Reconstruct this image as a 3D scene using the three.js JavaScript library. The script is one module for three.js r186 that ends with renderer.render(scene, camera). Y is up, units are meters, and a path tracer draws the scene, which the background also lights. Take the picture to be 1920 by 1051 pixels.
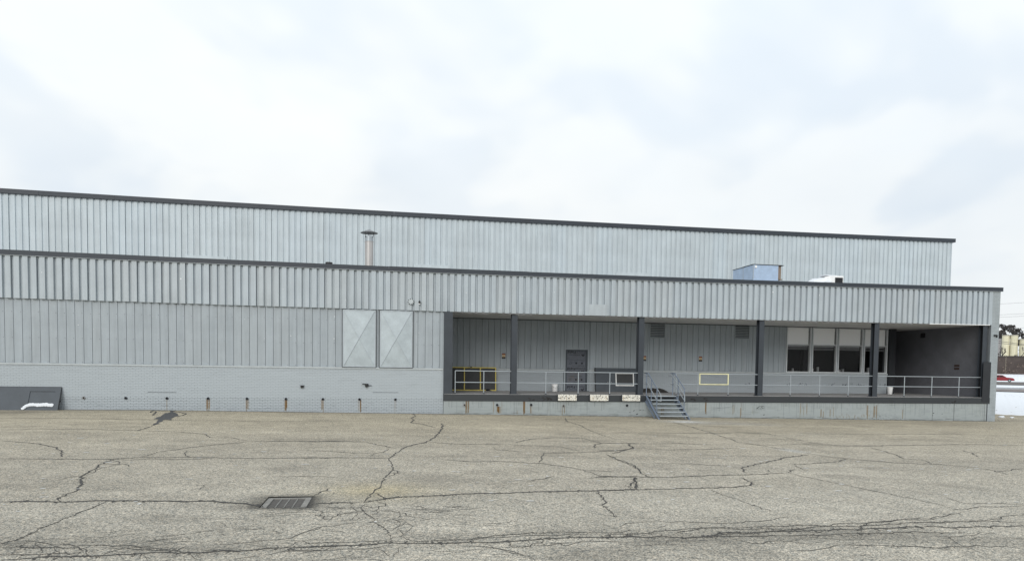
import * as THREE from 'three';
import { mergeGeometries } from 'three/addons/utils/BufferGeometryUtils.js';

// ---------------------------------------------------------------- camera, sky, sun, exposure
const scene = new THREE.Scene();
const camera = new THREE.PerspectiveCamera(2 * Math.atan(751.18 / 1300) * 180 / Math.PI, 1920 / 1502.36, 0.1, 3000);
camera.setViewOffset(1920, 1502.36, 0, 0, 1920, 1051);       // the lens is shifted: the photograph keeps the upper part of its frame
camera.rotation.order = 'YXZ';
camera.rotation.set(-0.0473, -0.1764, 0.0137);
camera.position.set(14.5838, 1.9783, 30.3084);

const clamp = (x, a = 0, b = 1) => Math.min(b, Math.max(a, x));
const lerp = (a, b, t) => a + (b - a) * t;
const smooth = (a, b, x) => { const t = clamp((x - a) / (b - a)); return t * t * (3 - 2 * t); };
function rng(seed) { let s = seed | 0; return () => { s = (s + 0x6d2b79f5) | 0; let t = Math.imul(s ^ (s >>> 15), 1 | s); t = (t + Math.imul(t ^ (t >>> 7), 61 | t)) ^ t; return ((t ^ (t >>> 14)) >>> 0) / 4294967296; }; }
const hash = (x, y, z = 0) => { let h = Math.imul(x, 374761393) + Math.imul(y, 668265263) + Math.imul(z, 2147483647 ^ 0x5bd1e995); h = Math.imul(h ^ (h >>> 13), 1274126177); return ((h ^ (h >>> 16)) >>> 0) / 4294967296; };
function vnoise(x, y, seed = 0, px = 0, py = 0) {            // value noise, tileable when px, py are given
  const xi = Math.floor(x), yi = Math.floor(y), fx = x - xi, fy = y - yi, u = fx * fx * (3 - 2 * fx), v = fy * fy * (3 - 2 * fy);
  const w = (a, p) => (p ? ((a % p) + p) % p : a);
  const a = hash(w(xi, px), w(yi, py), seed), b = hash(w(xi + 1, px), w(yi, py), seed), c = hash(w(xi, px), w(yi + 1, py), seed), d = hash(w(xi + 1, px), w(yi + 1, py), seed);
  return lerp(lerp(a, b, u), lerp(c, d, u), v);
}
function fbm(x, y, oct = 4, seed = 0, px = 0, py = 0) {
  let s = 0, a = 0.5, n = 0;
  for (let i = 0; i < oct; i++) { s += a * vnoise(x, y, seed + i * 17, px, py); n += a; a *= 0.5; x *= 2; y *= 2; px *= 2; py *= 2; }
  return s / n;
}

function makeSky() {                                          // bright broken overcast: white cloud with soft blue-grey hollows
  const W = 2048, H = 1024, d = new Float32Array(W * H * 4);
  for (let j = 0; j < H; j++) {
    const el = ((j + 0.5) / H - 0.5) * Math.PI, y = Math.sin(el), c = Math.cos(el);
    for (let i = 0; i < W; i++) {
      const az = ((i + 0.5) / W - 0.5) * 2 * Math.PI, x = c * Math.cos(az), z = c * Math.sin(az), o = (j * W + i) * 4;
      let r, g, b;
      if (y > -0.02) {
        const k = 1 / (Math.max(y, 0) + 0.32), px = x * k, pz = z * k;
        const wx = px * 1.15 + 0.5 * (fbm(px * 1.3 + 9, pz * 1.3, 3, 5) - 0.5), wz = pz + 0.5 * (fbm(px * 1.3, pz * 1.3 + 31, 3, 6) - 0.5);
        const n = fbm(wx * 3.1 + 3.7, wz * 3.1 + 11.3, 4, 1), m = fbm(wx * 0.9 + 40, wz * 0.9 + 7, 3, 2);
        const hollow = clamp(smooth(0.42, 0.70, n) * 0.60 + smooth(0.42, 0.70, m) * 0.34 + 0.35 * (fbm(px * 6 + 5, pz * 6, 4, 12) - 0.5));
        const L = (0.905 + 0.36 * Math.max(y, 0)) * (1 + 0.06 * (fbm(px * 4, pz * 4, 3, 9) - 0.5));
        r = L * lerp(0.965, 0.785, hollow); g = L * lerp(1.0, 0.865, hollow); b = L * lerp(1.01, 0.945, hollow);
      } else { r = 0.2; g = 0.2; b = 0.195; }
      d[o] = r; d[o + 1] = g; d[o + 2] = b; d[o + 3] = 1;
    }
  }
  const t = new THREE.DataTexture(d, W, H, THREE.RGBAFormat, THREE.FloatType);
  t.mapping = THREE.EquirectangularReflectionMapping; t.magFilter = THREE.LinearFilter; t.minFilter = THREE.LinearFilter; t.needsUpdate = true;
  return t;
}
scene.background = makeSky();
scene.environment = scene.background;
const sun = new THREE.DirectionalLight(new THREE.Color(1, 0.96, 0.9), 1.5);
sun.position.set(20 - 30, 38, 76); sun.target.position.set(20, 0, 0);
sun.castShadow = true; sun.shadow.radius = 60; sun.shadow.mapSize.set(2048, 2048);
Object.assign(sun.shadow.camera, { left: -60, right: 60, top: 50, bottom: -50, near: 1, far: 260 });
sun.name = 'sun'; sun.target.name = 'sun_target';
scene.add(sun, sun.target);

const renderer = new THREE.WebGLRenderer({ antialias: true });
renderer.setSize(1024, 560);
renderer.toneMapping = THREE.LinearToneMapping;
renderer.toneMappingExposure = 1.0;
renderer.shadowMap.enabled = true;

// ---------------------------------------------------------------- helpers
const names = {};
function numbered(n) { const k = names[n] = (names[n] ?? -1) + 1; return k ? n + '_' + String(k).padStart(3, '0') : n; }
function tag(o, label, category, group) { o.userData.label = label; if (category) o.userData.category = category; if (group) o.userData.group = group; return o; }
function thing(name, label, category, pos = [0, 0, 0], group) { const o = new THREE.Group(); o.name = numbered(name); o.position.set(...pos); scene.add(o); return tag(o, label, category, group); }
function group(name, parent) { const o = new THREE.Group(); o.name = name; parent.add(o); return o; }
function mesh(name, geo, mat, parent = scene) {
  const m = new THREE.Mesh(Array.isArray(geo) ? join(geo) : geo, mat);
  m.name = parent === scene ? numbered(name) : name; m.castShadow = m.receiveShadow = true; parent.add(m); return m;
}
const structure = (o) => { o.userData.kind = 'structure'; return o; };
const stuff = (o) => { o.userData.kind = 'stuff'; return o; };
function clean(g) { const r = g.index ? g.toNonIndexed() : g; for (const k of Object.keys(r.attributes)) if (!['position', 'normal', 'uv', 'color'].includes(k)) r.deleteAttribute(k); return r; }
function join(list) { return list.length === 1 ? list[0] : mergeGeometries(list.map(clean), false); }
function uvm(g) {                                             // uv in metres, by the side a face looks to
  const p = g.attributes.position, n = g.attributes.normal, uv = new Float32Array(p.count * 2);
  for (let i = 0; i < p.count; i++) {
    const ax = Math.abs(n.getX(i)), ay = Math.abs(n.getY(i)), az = Math.abs(n.getZ(i));
    const [u, v] = az >= ax && az >= ay ? [p.getX(i), p.getY(i)] : ax >= ay ? [p.getZ(i), p.getY(i)] : [p.getX(i), p.getZ(i)];
    uv[2 * i] = u; uv[2 * i + 1] = v;
  }
  g.setAttribute('uv', new THREE.BufferAttribute(uv, 2)); return g;
}
function planar(g, x0, x1, y0, y1) {                          // one sheet of colour over a wall that faces +z
  const p = g.attributes.position, uv = new Float32Array(p.count * 2);
  for (let i = 0; i < p.count; i++) { uv[2 * i] = (p.getX(i) - x0) / (x1 - x0); uv[2 * i + 1] = (p.getY(i) - y0) / (y1 - y0); }
  g.setAttribute('uv', new THREE.BufferAttribute(uv, 2)); return g;
}
function box(x0, x1, y0, y1, z0, z1) { const g = new THREE.BoxGeometry(x1 - x0, y1 - y0, z1 - z0); g.translate((x0 + x1) / 2, (y0 + y1) / 2, (z0 + z1) / 2); return uvm(g); }
function prism(poly, y0, y1) {                                // poly: [x, z] points seen from above; y0, y1: numbers or functions of x
  const f0 = typeof y0 === 'function' ? y0 : () => y0, f1 = typeof y1 === 'function' ? y1 : () => y1, pos = [];
  const P = poly.map(([x, z]) => new THREE.Vector2(x, z));
  if (THREE.ShapeUtils.isClockWise(P)) P.reverse();
  const lo = (p) => [p.x, f0(p.x), p.y], hi = (p) => [p.x, f1(p.x), p.y], tri = (...v) => v.forEach((q) => pos.push(...q));
  P.forEach((a, i) => { const b = P[(i + 1) % P.length]; tri(lo(a), hi(a), hi(b)); tri(lo(a), hi(b), lo(b)); });
  for (const [a, b, c] of THREE.ShapeUtils.triangulateShape(P, [])) { tri(hi(P[a]), hi(P[c]), hi(P[b])); tri(lo(P[a]), lo(P[b]), lo(P[c])); }
  const g = new THREE.BufferGeometry(); g.setAttribute('position', new THREE.Float32BufferAttribute(pos, 3)); g.computeVertexNormals(); return uvm(g);
}
function rod(a, b, r, seg = 10) {
  const A = new THREE.Vector3(...a), B = new THREE.Vector3(...b), L = A.distanceTo(B), g = new THREE.CylinderGeometry(r, r, L, seg);
  g.applyQuaternion(new THREE.Quaternion().setFromUnitVectors(new THREE.Vector3(0, 1, 0), B.clone().sub(A).normalize())); g.translate(...A.add(B).multiplyScalar(0.5).toArray()); return g;
}
function pipe(points, r, seg = 8) {                           // a bent pipe with ball corners
  const gs = [];
  points.forEach((p, i) => { if (i) gs.push(rod(points[i - 1], p, r, seg)); if (i && i < points.length - 1) { const s = new THREE.SphereGeometry(r * 1.02, seg, 6); s.translate(...p); gs.push(s); } });
  return join(gs);
}
function blob(cx, cy, cz, rx, ry, rz, seed, rough = 0.25, det = 3) {
  const g = new THREE.IcosahedronGeometry(1, det), p = g.attributes.position;
  for (let i = 0; i < p.count; i++) {
    const x = p.getX(i), y = p.getY(i), z = p.getZ(i), k = 1 + rough * (fbm(x * 2 + z * 1.3 + seed, y * 2 - z * 1.7 + seed * 3, 3, seed) - 0.5) * 2;
    p.setXYZ(i, cx + x * rx * k, cy + y * ry * k, cz + z * rz * k);
  }
  g.computeVertexNormals(); return g;
}

// ---------------------------------------------------------------- textures and materials
function dataTex(w, h, fn, srgb = true) {
  const d = new Uint8Array(w * h * 4);
  for (let j = 0; j < h; j++) for (let i = 0; i < w; i++) { const c = fn(i, j), o = (j * w + i) * 4; d[o] = clamp(c[0] ?? c, 0, 255); d[o + 1] = clamp(c[1] ?? c, 0, 255); d[o + 2] = clamp(c[2] ?? c, 0, 255); d[o + 3] = 255; }
  const t = new THREE.DataTexture(d, w, h); t.wrapS = t.wrapT = THREE.RepeatWrapping; t.magFilter = THREE.LinearFilter; t.generateMipmaps = true; t.minFilter = THREE.LinearMipmapLinearFilter;
  if (srgb) t.colorSpace = THREE.SRGBColorSpace; t.needsUpdate = true; return t;
}
function canvasTex(w, h, draw) {
  const c = document.createElement('canvas'); c.width = w; c.height = h; draw(c.getContext('2d'), w, h);
  const t = new THREE.CanvasTexture(c); t.colorSpace = THREE.SRGBColorSpace; return t;
}
const sized = (t, m) => { const c = t.clone(); c.repeat.set(1 / m, 1 / m); return c; };
const NS = 512;
const mottle = dataTex(NS, NS, (i, j) => { const a = fbm(i / 64, j / 64, 5, 3, 8, 8), b = fbm(i / 8, j / 8, 2, 8, 64, 64); return 226 + 30 * (a - 0.5) + 14 * (b - 0.5) - (b > 0.86 ? 18 : 0); });
const streaky = dataTex(NS, NS, (i, j) => { const a = fbm(i / 16, j / 256, 4, 13, 32, 2), b = fbm(i / 64, j / 64, 4, 23, 8, 8), c = vnoise(i / 2.5, j / 2.5, 5, 205, 205); return 226 + 22 * (a - 0.5) + 16 * (b - 0.5) + 8 * (c - 0.5) - (c > 0.985 ? 30 : 0); });
const grainy = dataTex(NS, NS, (i, j) => 210 + 70 * (fbm(i / 4, j / 4, 3, 33, 128, 128) - 0.5) + 50 * (fbm(i / 64, j / 64, 3, 35, 8, 8) - 0.5));
const roughTex = dataTex(256, 256, (i, j) => 150 + 110 * (fbm(i / 32, j / 32, 4, 43, 8, 8) - 0.5), false);
function std(color, o = {}) {
  const { map = mottle, size = 3, rough = 0.7, metal = 0, ...rest } = o;
  const m = new THREE.MeshStandardMaterial({ roughness: rough, metalness: metal, ...rest });
  m.color.setRGB(...color.map((c) => c / (map ? 0.77 : 1)));
  if (map) m.map = sized(map, size);
  return m;
}
const tones = (c, spread, n, o) => { const r = rng(c[0] * 1e6 | 0); return Array.from({ length: n }, () => { const k = 1 + (r() - 0.5) * spread, w = (r() - 0.5) * spread * 0.25; return std([c[0] * k * (1 + w), c[1] * k, c[2] * k * (1 - w)], o); }); };

const M = {
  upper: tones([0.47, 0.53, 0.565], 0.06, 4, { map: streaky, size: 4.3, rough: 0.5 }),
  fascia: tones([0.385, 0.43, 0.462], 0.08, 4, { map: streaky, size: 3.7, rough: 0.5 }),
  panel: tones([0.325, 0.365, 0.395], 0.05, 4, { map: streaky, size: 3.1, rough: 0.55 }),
  shutter: std([0.41, 0.465, 0.495], { size: 2.2, rough: 0.5 }),
  backing: std([0.105, 0.115, 0.125]),
  trim: std([0.024, 0.031, 0.043], { size: 5, rough: 0.5 }),
  trim2: std([0.028, 0.036, 0.048], { size: 4, rough: 0.55 }),
  flash: std([0.17, 0.175, 0.18], { size: 1.2 }),
  blind: std([0.26, 0.27, 0.28], { size: 1 }),
  steel: std([0.034, 0.042, 0.053], { size: 2, rough: 0.55 }),
  steelDark: std([0.014, 0.016, 0.02], { size: 2, rough: 0.6 }),
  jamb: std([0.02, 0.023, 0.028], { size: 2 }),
  ledge: std([0.45, 0.49, 0.51]),
  sash: std([0.62, 0.65, 0.67]),
  deck: std([0.33, 0.325, 0.325], { map: grainy, size: 1.7, rough: 0.9 }),
  soffit: std([0.70, 0.70, 0.69], { size: 2.6 }),
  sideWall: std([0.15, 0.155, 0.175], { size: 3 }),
  dark: std([0.02, 0.02, 0.022], { map: null, rough: 0.9 }),
  screw: std([0.10, 0.11, 0.12], { map: null, metal: 0.3, rough: 0.5 }),
  galv: std([0.37, 0.41, 0.44], { size: 0.6, metal: 0.35, rough: 0.42 }),
  stair: std([0.175, 0.215, 0.28], { size: 0.8, metal: 0.2, rough: 0.5 }),
  white: std([0.84, 0.85, 0.85], { size: 1.5 }),
  yellow: std([0.58, 0.48, 0.13], { size: 0.9 }),
  paleYellow: std([0.74, 0.71, 0.42], { size: 0.9 }),
  board: std([0.058, 0.070, 0.084], { size: 1.9, rough: 0.6 }),
  boardDark: std([0.045, 0.047, 0.05], { size: 1.3 }),
  snow: std([0.72, 0.75, 0.79], { size: 2, rough: 0.95 }),
  black: std([0.012, 0.012, 0.014], { map: null, rough: 0.6 }),
  pipe: std([0.30, 0.29, 0.28], { size: 0.4 }),
  glass: new THREE.MeshPhysicalMaterial({ color: 0xffffff, transmission: 1, thickness: 0, roughness: 0.02, ior: 1.25, specularIntensity: 0.45 }),
  shade: std([0.86, 0.875, 0.89], { map: null }),
  roof: std([0.30, 0.29, 0.28], { map: grainy, size: 3, rough: 0.95 }),
};

// heights that run along the building (its long lines sag a little in the middle, the yard falls to the right)
const fasciaFoot = (x) => 4.39 + 0.075 * ((x - 21) / 22.5) ** 2;
const capTop = (x) => 6.235 + 0.105 * ((x - 20) / 23) ** 2;
const roofTop = (x) => 10.75 + 0.15 * ((x - 23) / 28) ** 2;
const gy = (x) => (x < -20 ? 0.08 : x < 5 ? lerp(0.08, 0.07, (x + 20) / 25) : x < 45 ? lerp(0.07, -0.39, (x - 5) / 40) : x < 80 ? lerp(-0.39, -0.6, (x - 45) / 35) : -0.6);

// ---------------------------------------------------------------- the ground: far snow, asphalt yard, cracks
const snowGrade = (x, z) => { const s = (x - 51.3) * 0.717 - (z + 6.2) * 0.697; return s < 10 ? -0.45 : s < 120 ? lerp(-0.45, 0.2, (s - 10) / 110) : 0.2; };
const steps = (list) => { const out = []; for (const [a, b, d] of list) for (let v = a; v < b - 1e-6; v += d) out.push(+v.toFixed(4)); return out.sort((p, q) => p - q); };
function sheet(xs, zs, yf, colorf, keep) {
  const pos = [], col = [], uv = [], idx = [], id = new Map();
  const at = (i, j) => {
    const k = j * xs.length + i;
    if (!id.has(k)) { id.set(k, pos.length / 3); pos.push(xs[i], yf(xs[i], zs[j]), zs[j]); uv.push(xs[i], -zs[j]); if (colorf) col.push(...colorf(xs[i], zs[j])); }
    return id.get(k);
  };
  for (let j = 0; j < zs.length - 1; j++) for (let i = 0; i < xs.length - 1; i++) {
    if (keep && !keep((xs[i] + xs[i + 1]) / 2, (zs[j] + zs[j + 1]) / 2)) continue;
    const a = at(i, j), b = at(i + 1, j), c = at(i + 1, j + 1), d = at(i, j + 1);
    idx.push(a, d, c, a, c, b);
  }
  const g = new THREE.BufferGeometry();
  g.setAttribute('position', new THREE.Float32BufferAttribute(pos, 3)); g.setAttribute('uv', new THREE.Float32BufferAttribute(uv, 2));
  if (colorf) g.setAttribute('color', new THREE.Float32BufferAttribute(col, 3));
  g.setIndex(idx); g.computeVertexNormals(); return g;
}
{ // the land all round, under snow; it lies lower than the yard
  const far = steps([[-900, -60, 60], [-60, 300, 6], [300, 1500, 80]]), fz = steps([[-1500, -240, 80], [-240, 60, 6], [60, 900, 60]]);
  const land = mesh('snow_field', sheet(far, fz, (x, z) => (x < 44 || z > 0 ? Math.min(-0.9, snowGrade(x, z)) : snowGrade(x, z) + 0.10 * (fbm(x / 9, z / 9, 3, 77) - 0.5))), M.snow);
  structure(land); tag(land, 'snow covered field beyond the right end of the building');
}
{ const q = rng(17), gs = []; for (let k = 0; k < 700; k++) { const s = 2 + 50 * q(), l = -8 + 26 * q(), x = 51.3 + 0.717 * s + 0.697 * l, z = -6.2 - 0.697 * s + 0.717 * l; if (fbm(x / 4, z / 4, 3, 19) < 0.52) continue; const g = new THREE.TetrahedronGeometry(0.012 + 0.05 * q() * q()); g.scale(3, 0.7, 1); g.translate(x, snowGrade(x, z) + 0.06 + 0.1 * (fbm(x / 9, z / 9, 3, 77) - 0.5), z); gs.push(g); }
  tag(stuff(mesh('dry_grass', gs, std([0.34, 0.32, 0.30], { map: null }))), 'dry grass stubble poking through the snow beyond the yard', 'grass'); }
const DRAIN = [12.80, 13.44, 19.42, 20.24];
const yardEdge = [[46, -60], [49.4, -14], [51.2, -6.5], [51.9, -4.7], [54.5, 0], [61, 10], [75, 30], [140, 120]];
const edgeX = (z) => { for (let i = 1; i < yardEdge.length; i++) { const [a, b] = [yardEdge[i - 1], yardEdge[i]]; if (z <= b[1]) return lerp(a[0], b[0], clamp((z - a[1]) / (b[1] - a[1]))); } return 140; };
const aggregate = (() => {                                    // old asphalt: bleached stones in grey-brown binder, 4.8 m a side
  const N = 2048, P = N / 4;
  return dataTex(N, N, (i, j) => {
    const s1 = vnoise(i / 4, j / 4, 1, P, P), s2 = vnoise(i / 8, j / 8, 2, N / 8, N / 8), s3 = vnoise(i / 16, j / 16, 4, 128, 128), f = fbm(i / 128, j / 128, 4, 3, 16, 16), m = hash(i >> 1, j >> 1, 7);
    let v = 182 + 116 * (s1 - 0.5) + 66 * (s2 - 0.5) + 26 * (s3 - 0.5) + 26 * (f - 0.5) + 30 * (m - 0.5);
    const w = hash(Math.floor(i / 5), Math.floor(j / 5), 9);
    if (w > 0.985) v += 48;
    if (s1 < 0.14) v -= 40;
    const t = 10 * (s2 - 0.5);
    return [v + t, v, v - t - 2];
  });
})();
const gravelBump = dataTex(1024, 1024, (i, j) => 128 + 150 * (vnoise(i / 3, j / 3, 51, 0, 0) - 0.5) + 60 * (fbm(i / 16, j / 16, 3, 52, 64, 64) - 0.5), false);
const asphaltMat = new THREE.MeshStandardMaterial({ map: sized(aggregate, 4.8), bumpMap: sized(gravelBump, 2.4), bumpScale: 0.004, roughness: 0.93, vertexColors: true });
function asphaltColor(x, z) {                                 // albedo / mean of the map
  const near = 0.55 * smooth(14, 20.5, z + 5 * (fbm(x / 4, z / 4, 3, 61) - 0.5)) + 0.45 * smooth(19.1, 19.9, z + 0.5 * (fbm(x * 0.7, 3, 2, 61) - 0.5) + 0.03 * (x - 12)), mid = smooth(5, 17, z + 3 * (fbm(x / 5, z / 5, 3, 62) - 0.5));
  const n = fbm(x / 3.1, z / 3.1, 4, 63), n2 = fbm(x / 0.8, z / 0.8, 3, 64), lane = fbm(x / 14, z / 0.7, 3, 65);
  const sand = [0.338, 0.300, 0.230], grey = [0.322, 0.294, 0.244], pale = [0.338, 0.315, 0.270];
  let c = sand.map((s, i) => lerp(lerp(s, grey[i], mid), pale[i], near));
  let k = 1 + 0.34 * (n - 0.5) + 0.16 * (n2 - 0.5) + 0.22 * (lane - 0.5);
  const dx = Math.max(DRAIN[0] - x, 0, x - DRAIN[1]), dz = Math.max(DRAIN[2] - z, 0, z - DRAIN[3]);
  k *= 1 - 0.62 * Math.exp(-((dx / 0.17) ** 2) - (dz / 0.12) ** 2) * (0.35 + 1.2 * n2) - 0.3 * Math.exp(-((dx / 0.9) ** 2) - (dz / 0.2) ** 2) * smooth(0.3, 0.7, fbm(x / 0.5, z / 0.35, 3, 68));      // dirt round the gully
  k *= 1 - 0.30 * Math.exp(-(((z - 22.3 - 0.02 * (x - 12)) / 0.5) ** 2)) * smooth(0.3, 0.75, fbm(x / 1.4, z / 0.5, 3, 66)) * 1.2;   // the alligatored seam in front
  k *= 1 - 0.22 * Math.exp(-(((z - 11.5) / 0.5) ** 2)) * smooth(0.4, 0.8, n2) * (x < 18 ? 1 : 0.3);
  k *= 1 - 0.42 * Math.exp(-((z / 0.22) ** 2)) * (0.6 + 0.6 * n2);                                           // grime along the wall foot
  k *= 1 - 0.38 * Math.exp(-(((x - 0.6) / 1.4) ** 2) - ((z - 1.9) / 0.7) ** 2) * (0.4 + n2);                 // wet patch by the leaning panel
  const stain = smooth(0.62, 0.78, fbm(x / 1.7 + 50, z / 1.1, 4, 71)), bare = smooth(0.60, 0.8, fbm(x / 2.6, z / 0.9 + 9, 4, 72));
  k *= 1 - 0.20 * stain + 0.13 * bare;
  for (const [ox, sl] of [[3.2, 0.10], [4.9, 0.10], [17.5, -0.06], [19.2, -0.06]]) { const d = z - (15.4 + sl * (x - 14) + 0.22 * (ox - 10)); k *= 1 - 0.07 * Math.exp(-((d / 0.16) ** 2)) * smooth(0.3, 0.6, n); }   // tyre tracks
  const salt = Math.exp(-(((x - 26.9) / 0.75) ** 2) - ((z - 2.9) / 0.55) ** 2) * (0.5 + n2) + 0.7 * Math.exp(-(((x - 25.45) / 0.22) ** 2) - ((z - 13.1) / 0.5) ** 2) * (0.4 + n2 * 1.2);
  c = c.map((v, i) => v * lerp(1, [1.02, 0.97, 0.80][i], Math.exp(-(((x - 14.4) / 0.8) ** 2) - ((z - 18.9) / 0.7) ** 2)));
  const greyPatch = 0.6 * Math.exp(-(((x - 28.5) / 1.9) ** 2) - ((z - 5.2) / 2.6) ** 2) * smooth(0.35, 0.6, n);
  c = c.map((v, i) => { v *= k; v = lerp(v, [0.30, 0.30, 0.30][i], clamp(greyPatch)); return lerp(v, [0.50, 0.50, 0.49][i], clamp(salt)) / 0.5; });
  return c;
}
{
  const xs = steps([[-150, -20, 10], [-20, -4, 1], [-4, 12.8, 0.2], [13.44, 44, 0.2], [44, 60, 0.4], [60, 150, 10]]), zs = steps([[-60, -12, 4], [-12, -1, 0.5], [-1, 19.42, 0.16], [20.24, 27, 0.12], [27, 40, 1], [40, 130, 10]]);
  for (const v of [12.8, 13.44, 5, 45, 80]) if (!xs.some((q) => Math.abs(q - v) < 1e-3)) xs.push(v);
  for (const v of [19.42, 20.24]) if (!zs.some((q) => Math.abs(q - v) < 1e-3)) zs.push(v);
  xs.sort((a, b) => a - b); zs.sort((a, b) => a - b);
  const inDrain = (x, z) => x > DRAIN[0] && x < DRAIN[1] && z > DRAIN[2] && z < DRAIN[3];
  const yard = mesh('asphalt_yard', sheet(xs, zs, (x) => gy(x), asphaltColor, (x, z) => x < edgeX(z) + 0.5 * (fbm(x, z, 2, 5) - 0.5) && !inDrain(x, z) && !(x > -11 && x < 44.3 && z < -1.2)), asphaltMat);
  structure(yard); tag(yard, 'cracked sandy grey asphalt yard in front of the warehouse');
  // every crack is a thin ribbon of dark fill lying on the asphalt, wandering a little and swelling and closing as it runs
  const pos = [], r = rng(4242);
  const ribbon = (w, p, wander = 1) => {
    const pts = [];
    for (let i = 0; i + 3 < p.length; i += 2) {
      const a = [p[i], p[i + 1]], b = [p[i + 2], p[i + 3]], L = Math.hypot(b[0] - a[0], b[1] - a[1]), n = Math.max(1, Math.ceil(L / 0.16));
      for (let k = 0; k < n; k++) { const t = k / n, j = k ? wander : 0; pts.push([lerp(a[0], b[0], t) + j * (r() - 0.5) * 0.07, lerp(a[1], b[1], t) + j * (r() - 0.5) * 0.10]); }
    }
    pts.push(p.slice(-2));
    if (w > 1.1 && p[1] > 7) for (let i = 1; i < pts.length - 1; i++) for (let k = 0; k < 2 + w; k++) {          // crumbs broken off the edges
      const cx = pts[i][0] + (r() + r() - 1) * 0.045, cz = pts[i][1] + (r() - 0.5) * 0.16, s = 0.004 + 0.010 * r() * r() * w, y = gy(cx) + 0.0045;
      if (cx > 12.78 && cx < 13.46 && cz > 19.4 && cz < 20.26) continue;
      pos.push(cx - s, y, cz, cx + s * r(), y, cz + s * 2, cx + s, y, cz - s * 2 * r());
    }
    let left = null, right = null;
    pts.forEach((q, i) => {
      const a = pts[Math.max(0, i - 1)], b = pts[Math.min(pts.length - 1, i + 1)], L = Math.hypot(b[0] - a[0], b[1] - a[1]) || 1, nx = -(b[1] - a[1]) / L, nz = (b[0] - a[0]) / L;
      const end = Math.min(1, 0.25 + Math.min(i, pts.length - 1 - i) * 0.4), e = 1 - 0.45 * r(), h = 0.5 * (0.5 + 0.75 * w) * e * end * (1 + 1.3 * (1 - smooth(5, 17, q[1])) - 0.5 * smooth(19, 22, q[1])) * (Math.abs(nx) * 0.0085 + Math.abs(nz) * 0.029);
      const l = [q[0] + nx * h, 0, q[1] + nz * h], m = [q[0] - nx * h, 0, q[1] - nz * h];
      for (const v of [l, m]) v[1] = gy(v[0]) + 0.004;
      if (left) pos.push(...left, ...right, ...l, ...l, ...right, ...m);
      left = l; right = m;
    });
  };
  const crack = (w, p) => ribbon(w, p);
crack(3, [9.26, 19.64, 9.83, 19.65, 10.73, 19.65, 11.6, 19.71, 12.17, 19.77, 12.31, 19.85, 12.56, 19.91, 12.74, 20.07, 12.86, 20.21]);
crack(2.4, [9.99, 19.59, 9.89, 19.32, 9.86, 18.65, 9.62, 17.97, 9.38, 17.31, 9.24, 16.35, 9.09, 15.63, 9.13, 15.1]);
crack(2, [10.47, 22.08, 10.54, 21.89, 10.56, 21.56, 10.57, 20.95, 10.58, 20.69, 10.58, 20.5, 10.63, 20.13, 10.65, 19.69]);
crack(1, [9.16, 17.84, 9.24, 17.5, 9.36, 17.27]);
crack(1.3, [5.44, 11.91, 6.02, 12.16, 6.52, 12.44, 7.25, 13.24, 7.69, 14.01, 7.98, 14.84]);
crack(1.4, [7.01, 15.07, 7.98, 15.11, 8.86, 15.18, 9.55, 14.86, 10.4, 14.79, 11.68, 14.97, 12.75, 14.84, 13.58, 14.88]);
crack(1.2, [9.54, 14.81, 9.55, 13.95, 9.98, 13.09, 10.55, 12.3, 11.06, 11.7]);
crack(1.8, [11.06, 11.7, 11.91, 11.52, 13.36, 11.56]);
crack(.7, [3.99, 8.97, 5.21, 8.69, 7.12, 8.83, 8.65, 9.18, 9.52, 9.79, 9.89, 10.75, 10.42, 10.71, 11, 11.57]);
crack(1.2, [10.11, 13.71, 10.28, 14.5, 10.45, 14.85]);
crack(1, [9.17, 15.68, 9.27, 15.42, 9.4, 15.67, 9.42, 16, 9.34, 16.47, 9.41, 17.11, 9.38, 17.31]);
crack(.7, [12.54, 17.46, 13.06, 17.41, 13.69, 17.52]);
crack(.7, [11.66, 18.87, 11.62, 18.2]);
crack(.8, [8.86, 15.18, 9.34, 15.23, 9.83, 15.09, 10.5, 15.16, 10.97, 14.98]);
crack(.8, [9.18, 15.88, 9.56, 15.87, 9.81, 16.24]);
crack(.6, [1.85, 4.66, 3.39, 4.48, 5.79, 4.97, 8.1, 5.17, 12.93, 5.01]);
crack(2.4, [10.79, 22.72, 11.08, 22.66, 11.41, 22.65, 11.67, 22.64, 11.98, 22.6, 12.41, 22.6, 12.75, 22.57, 13.28, 22.47, 13.65, 22.46, 14.07, 22.44]);
crack(1.4, [10.55, 22.23, 10.71, 22.21, 10.99, 22.27, 11.32, 22.27, 11.44, 22.45, 11.36, 22.55, 11.03, 22.54, 10.71, 22.56]);
crack(1.1, [10.59, 22.01, 10.68, 21.94, 10.92, 22.07, 11.26, 22.21, 11.76, 22.21, 12.07, 22.35, 12.37, 22.47, 12.4, 22.3]);
crack(1.1, [12.4, 22.3, 12.38, 22.49, 12.16, 22.47, 11.8, 22.33, 11.7, 22.54, 11.66, 22.71]);
crack(1, [10.65, 21.93, 10.71, 22.17, 10.76, 22.46, 10.76, 22.6]);
crack(1, [10.79, 22.02, 10.99, 22.34, 11.05, 22.55]);
crack(1, [12.68, 22.25, 13.05, 22.2, 13.34, 22.1, 13.54, 21.86, 13.79, 21.41]);
crack(1, [13.47, 22.46, 13.55, 22.24, 13.62, 22.16, 13.76, 22.41]);
crack(1.1, [13.3, 22.81, 13.49, 22.61, 13.76, 22.58, 14.08, 22.55]);
crack(1, [12.97, 22.88, 13.19, 22.8, 13.33, 22.78]);
crack(1, [12.07, 22.84, 12.05, 22.6, 12.19, 22.85]);
crack(.9, [11.31, 22.29, 11.49, 22.52, 11.64, 22.74]);
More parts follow.
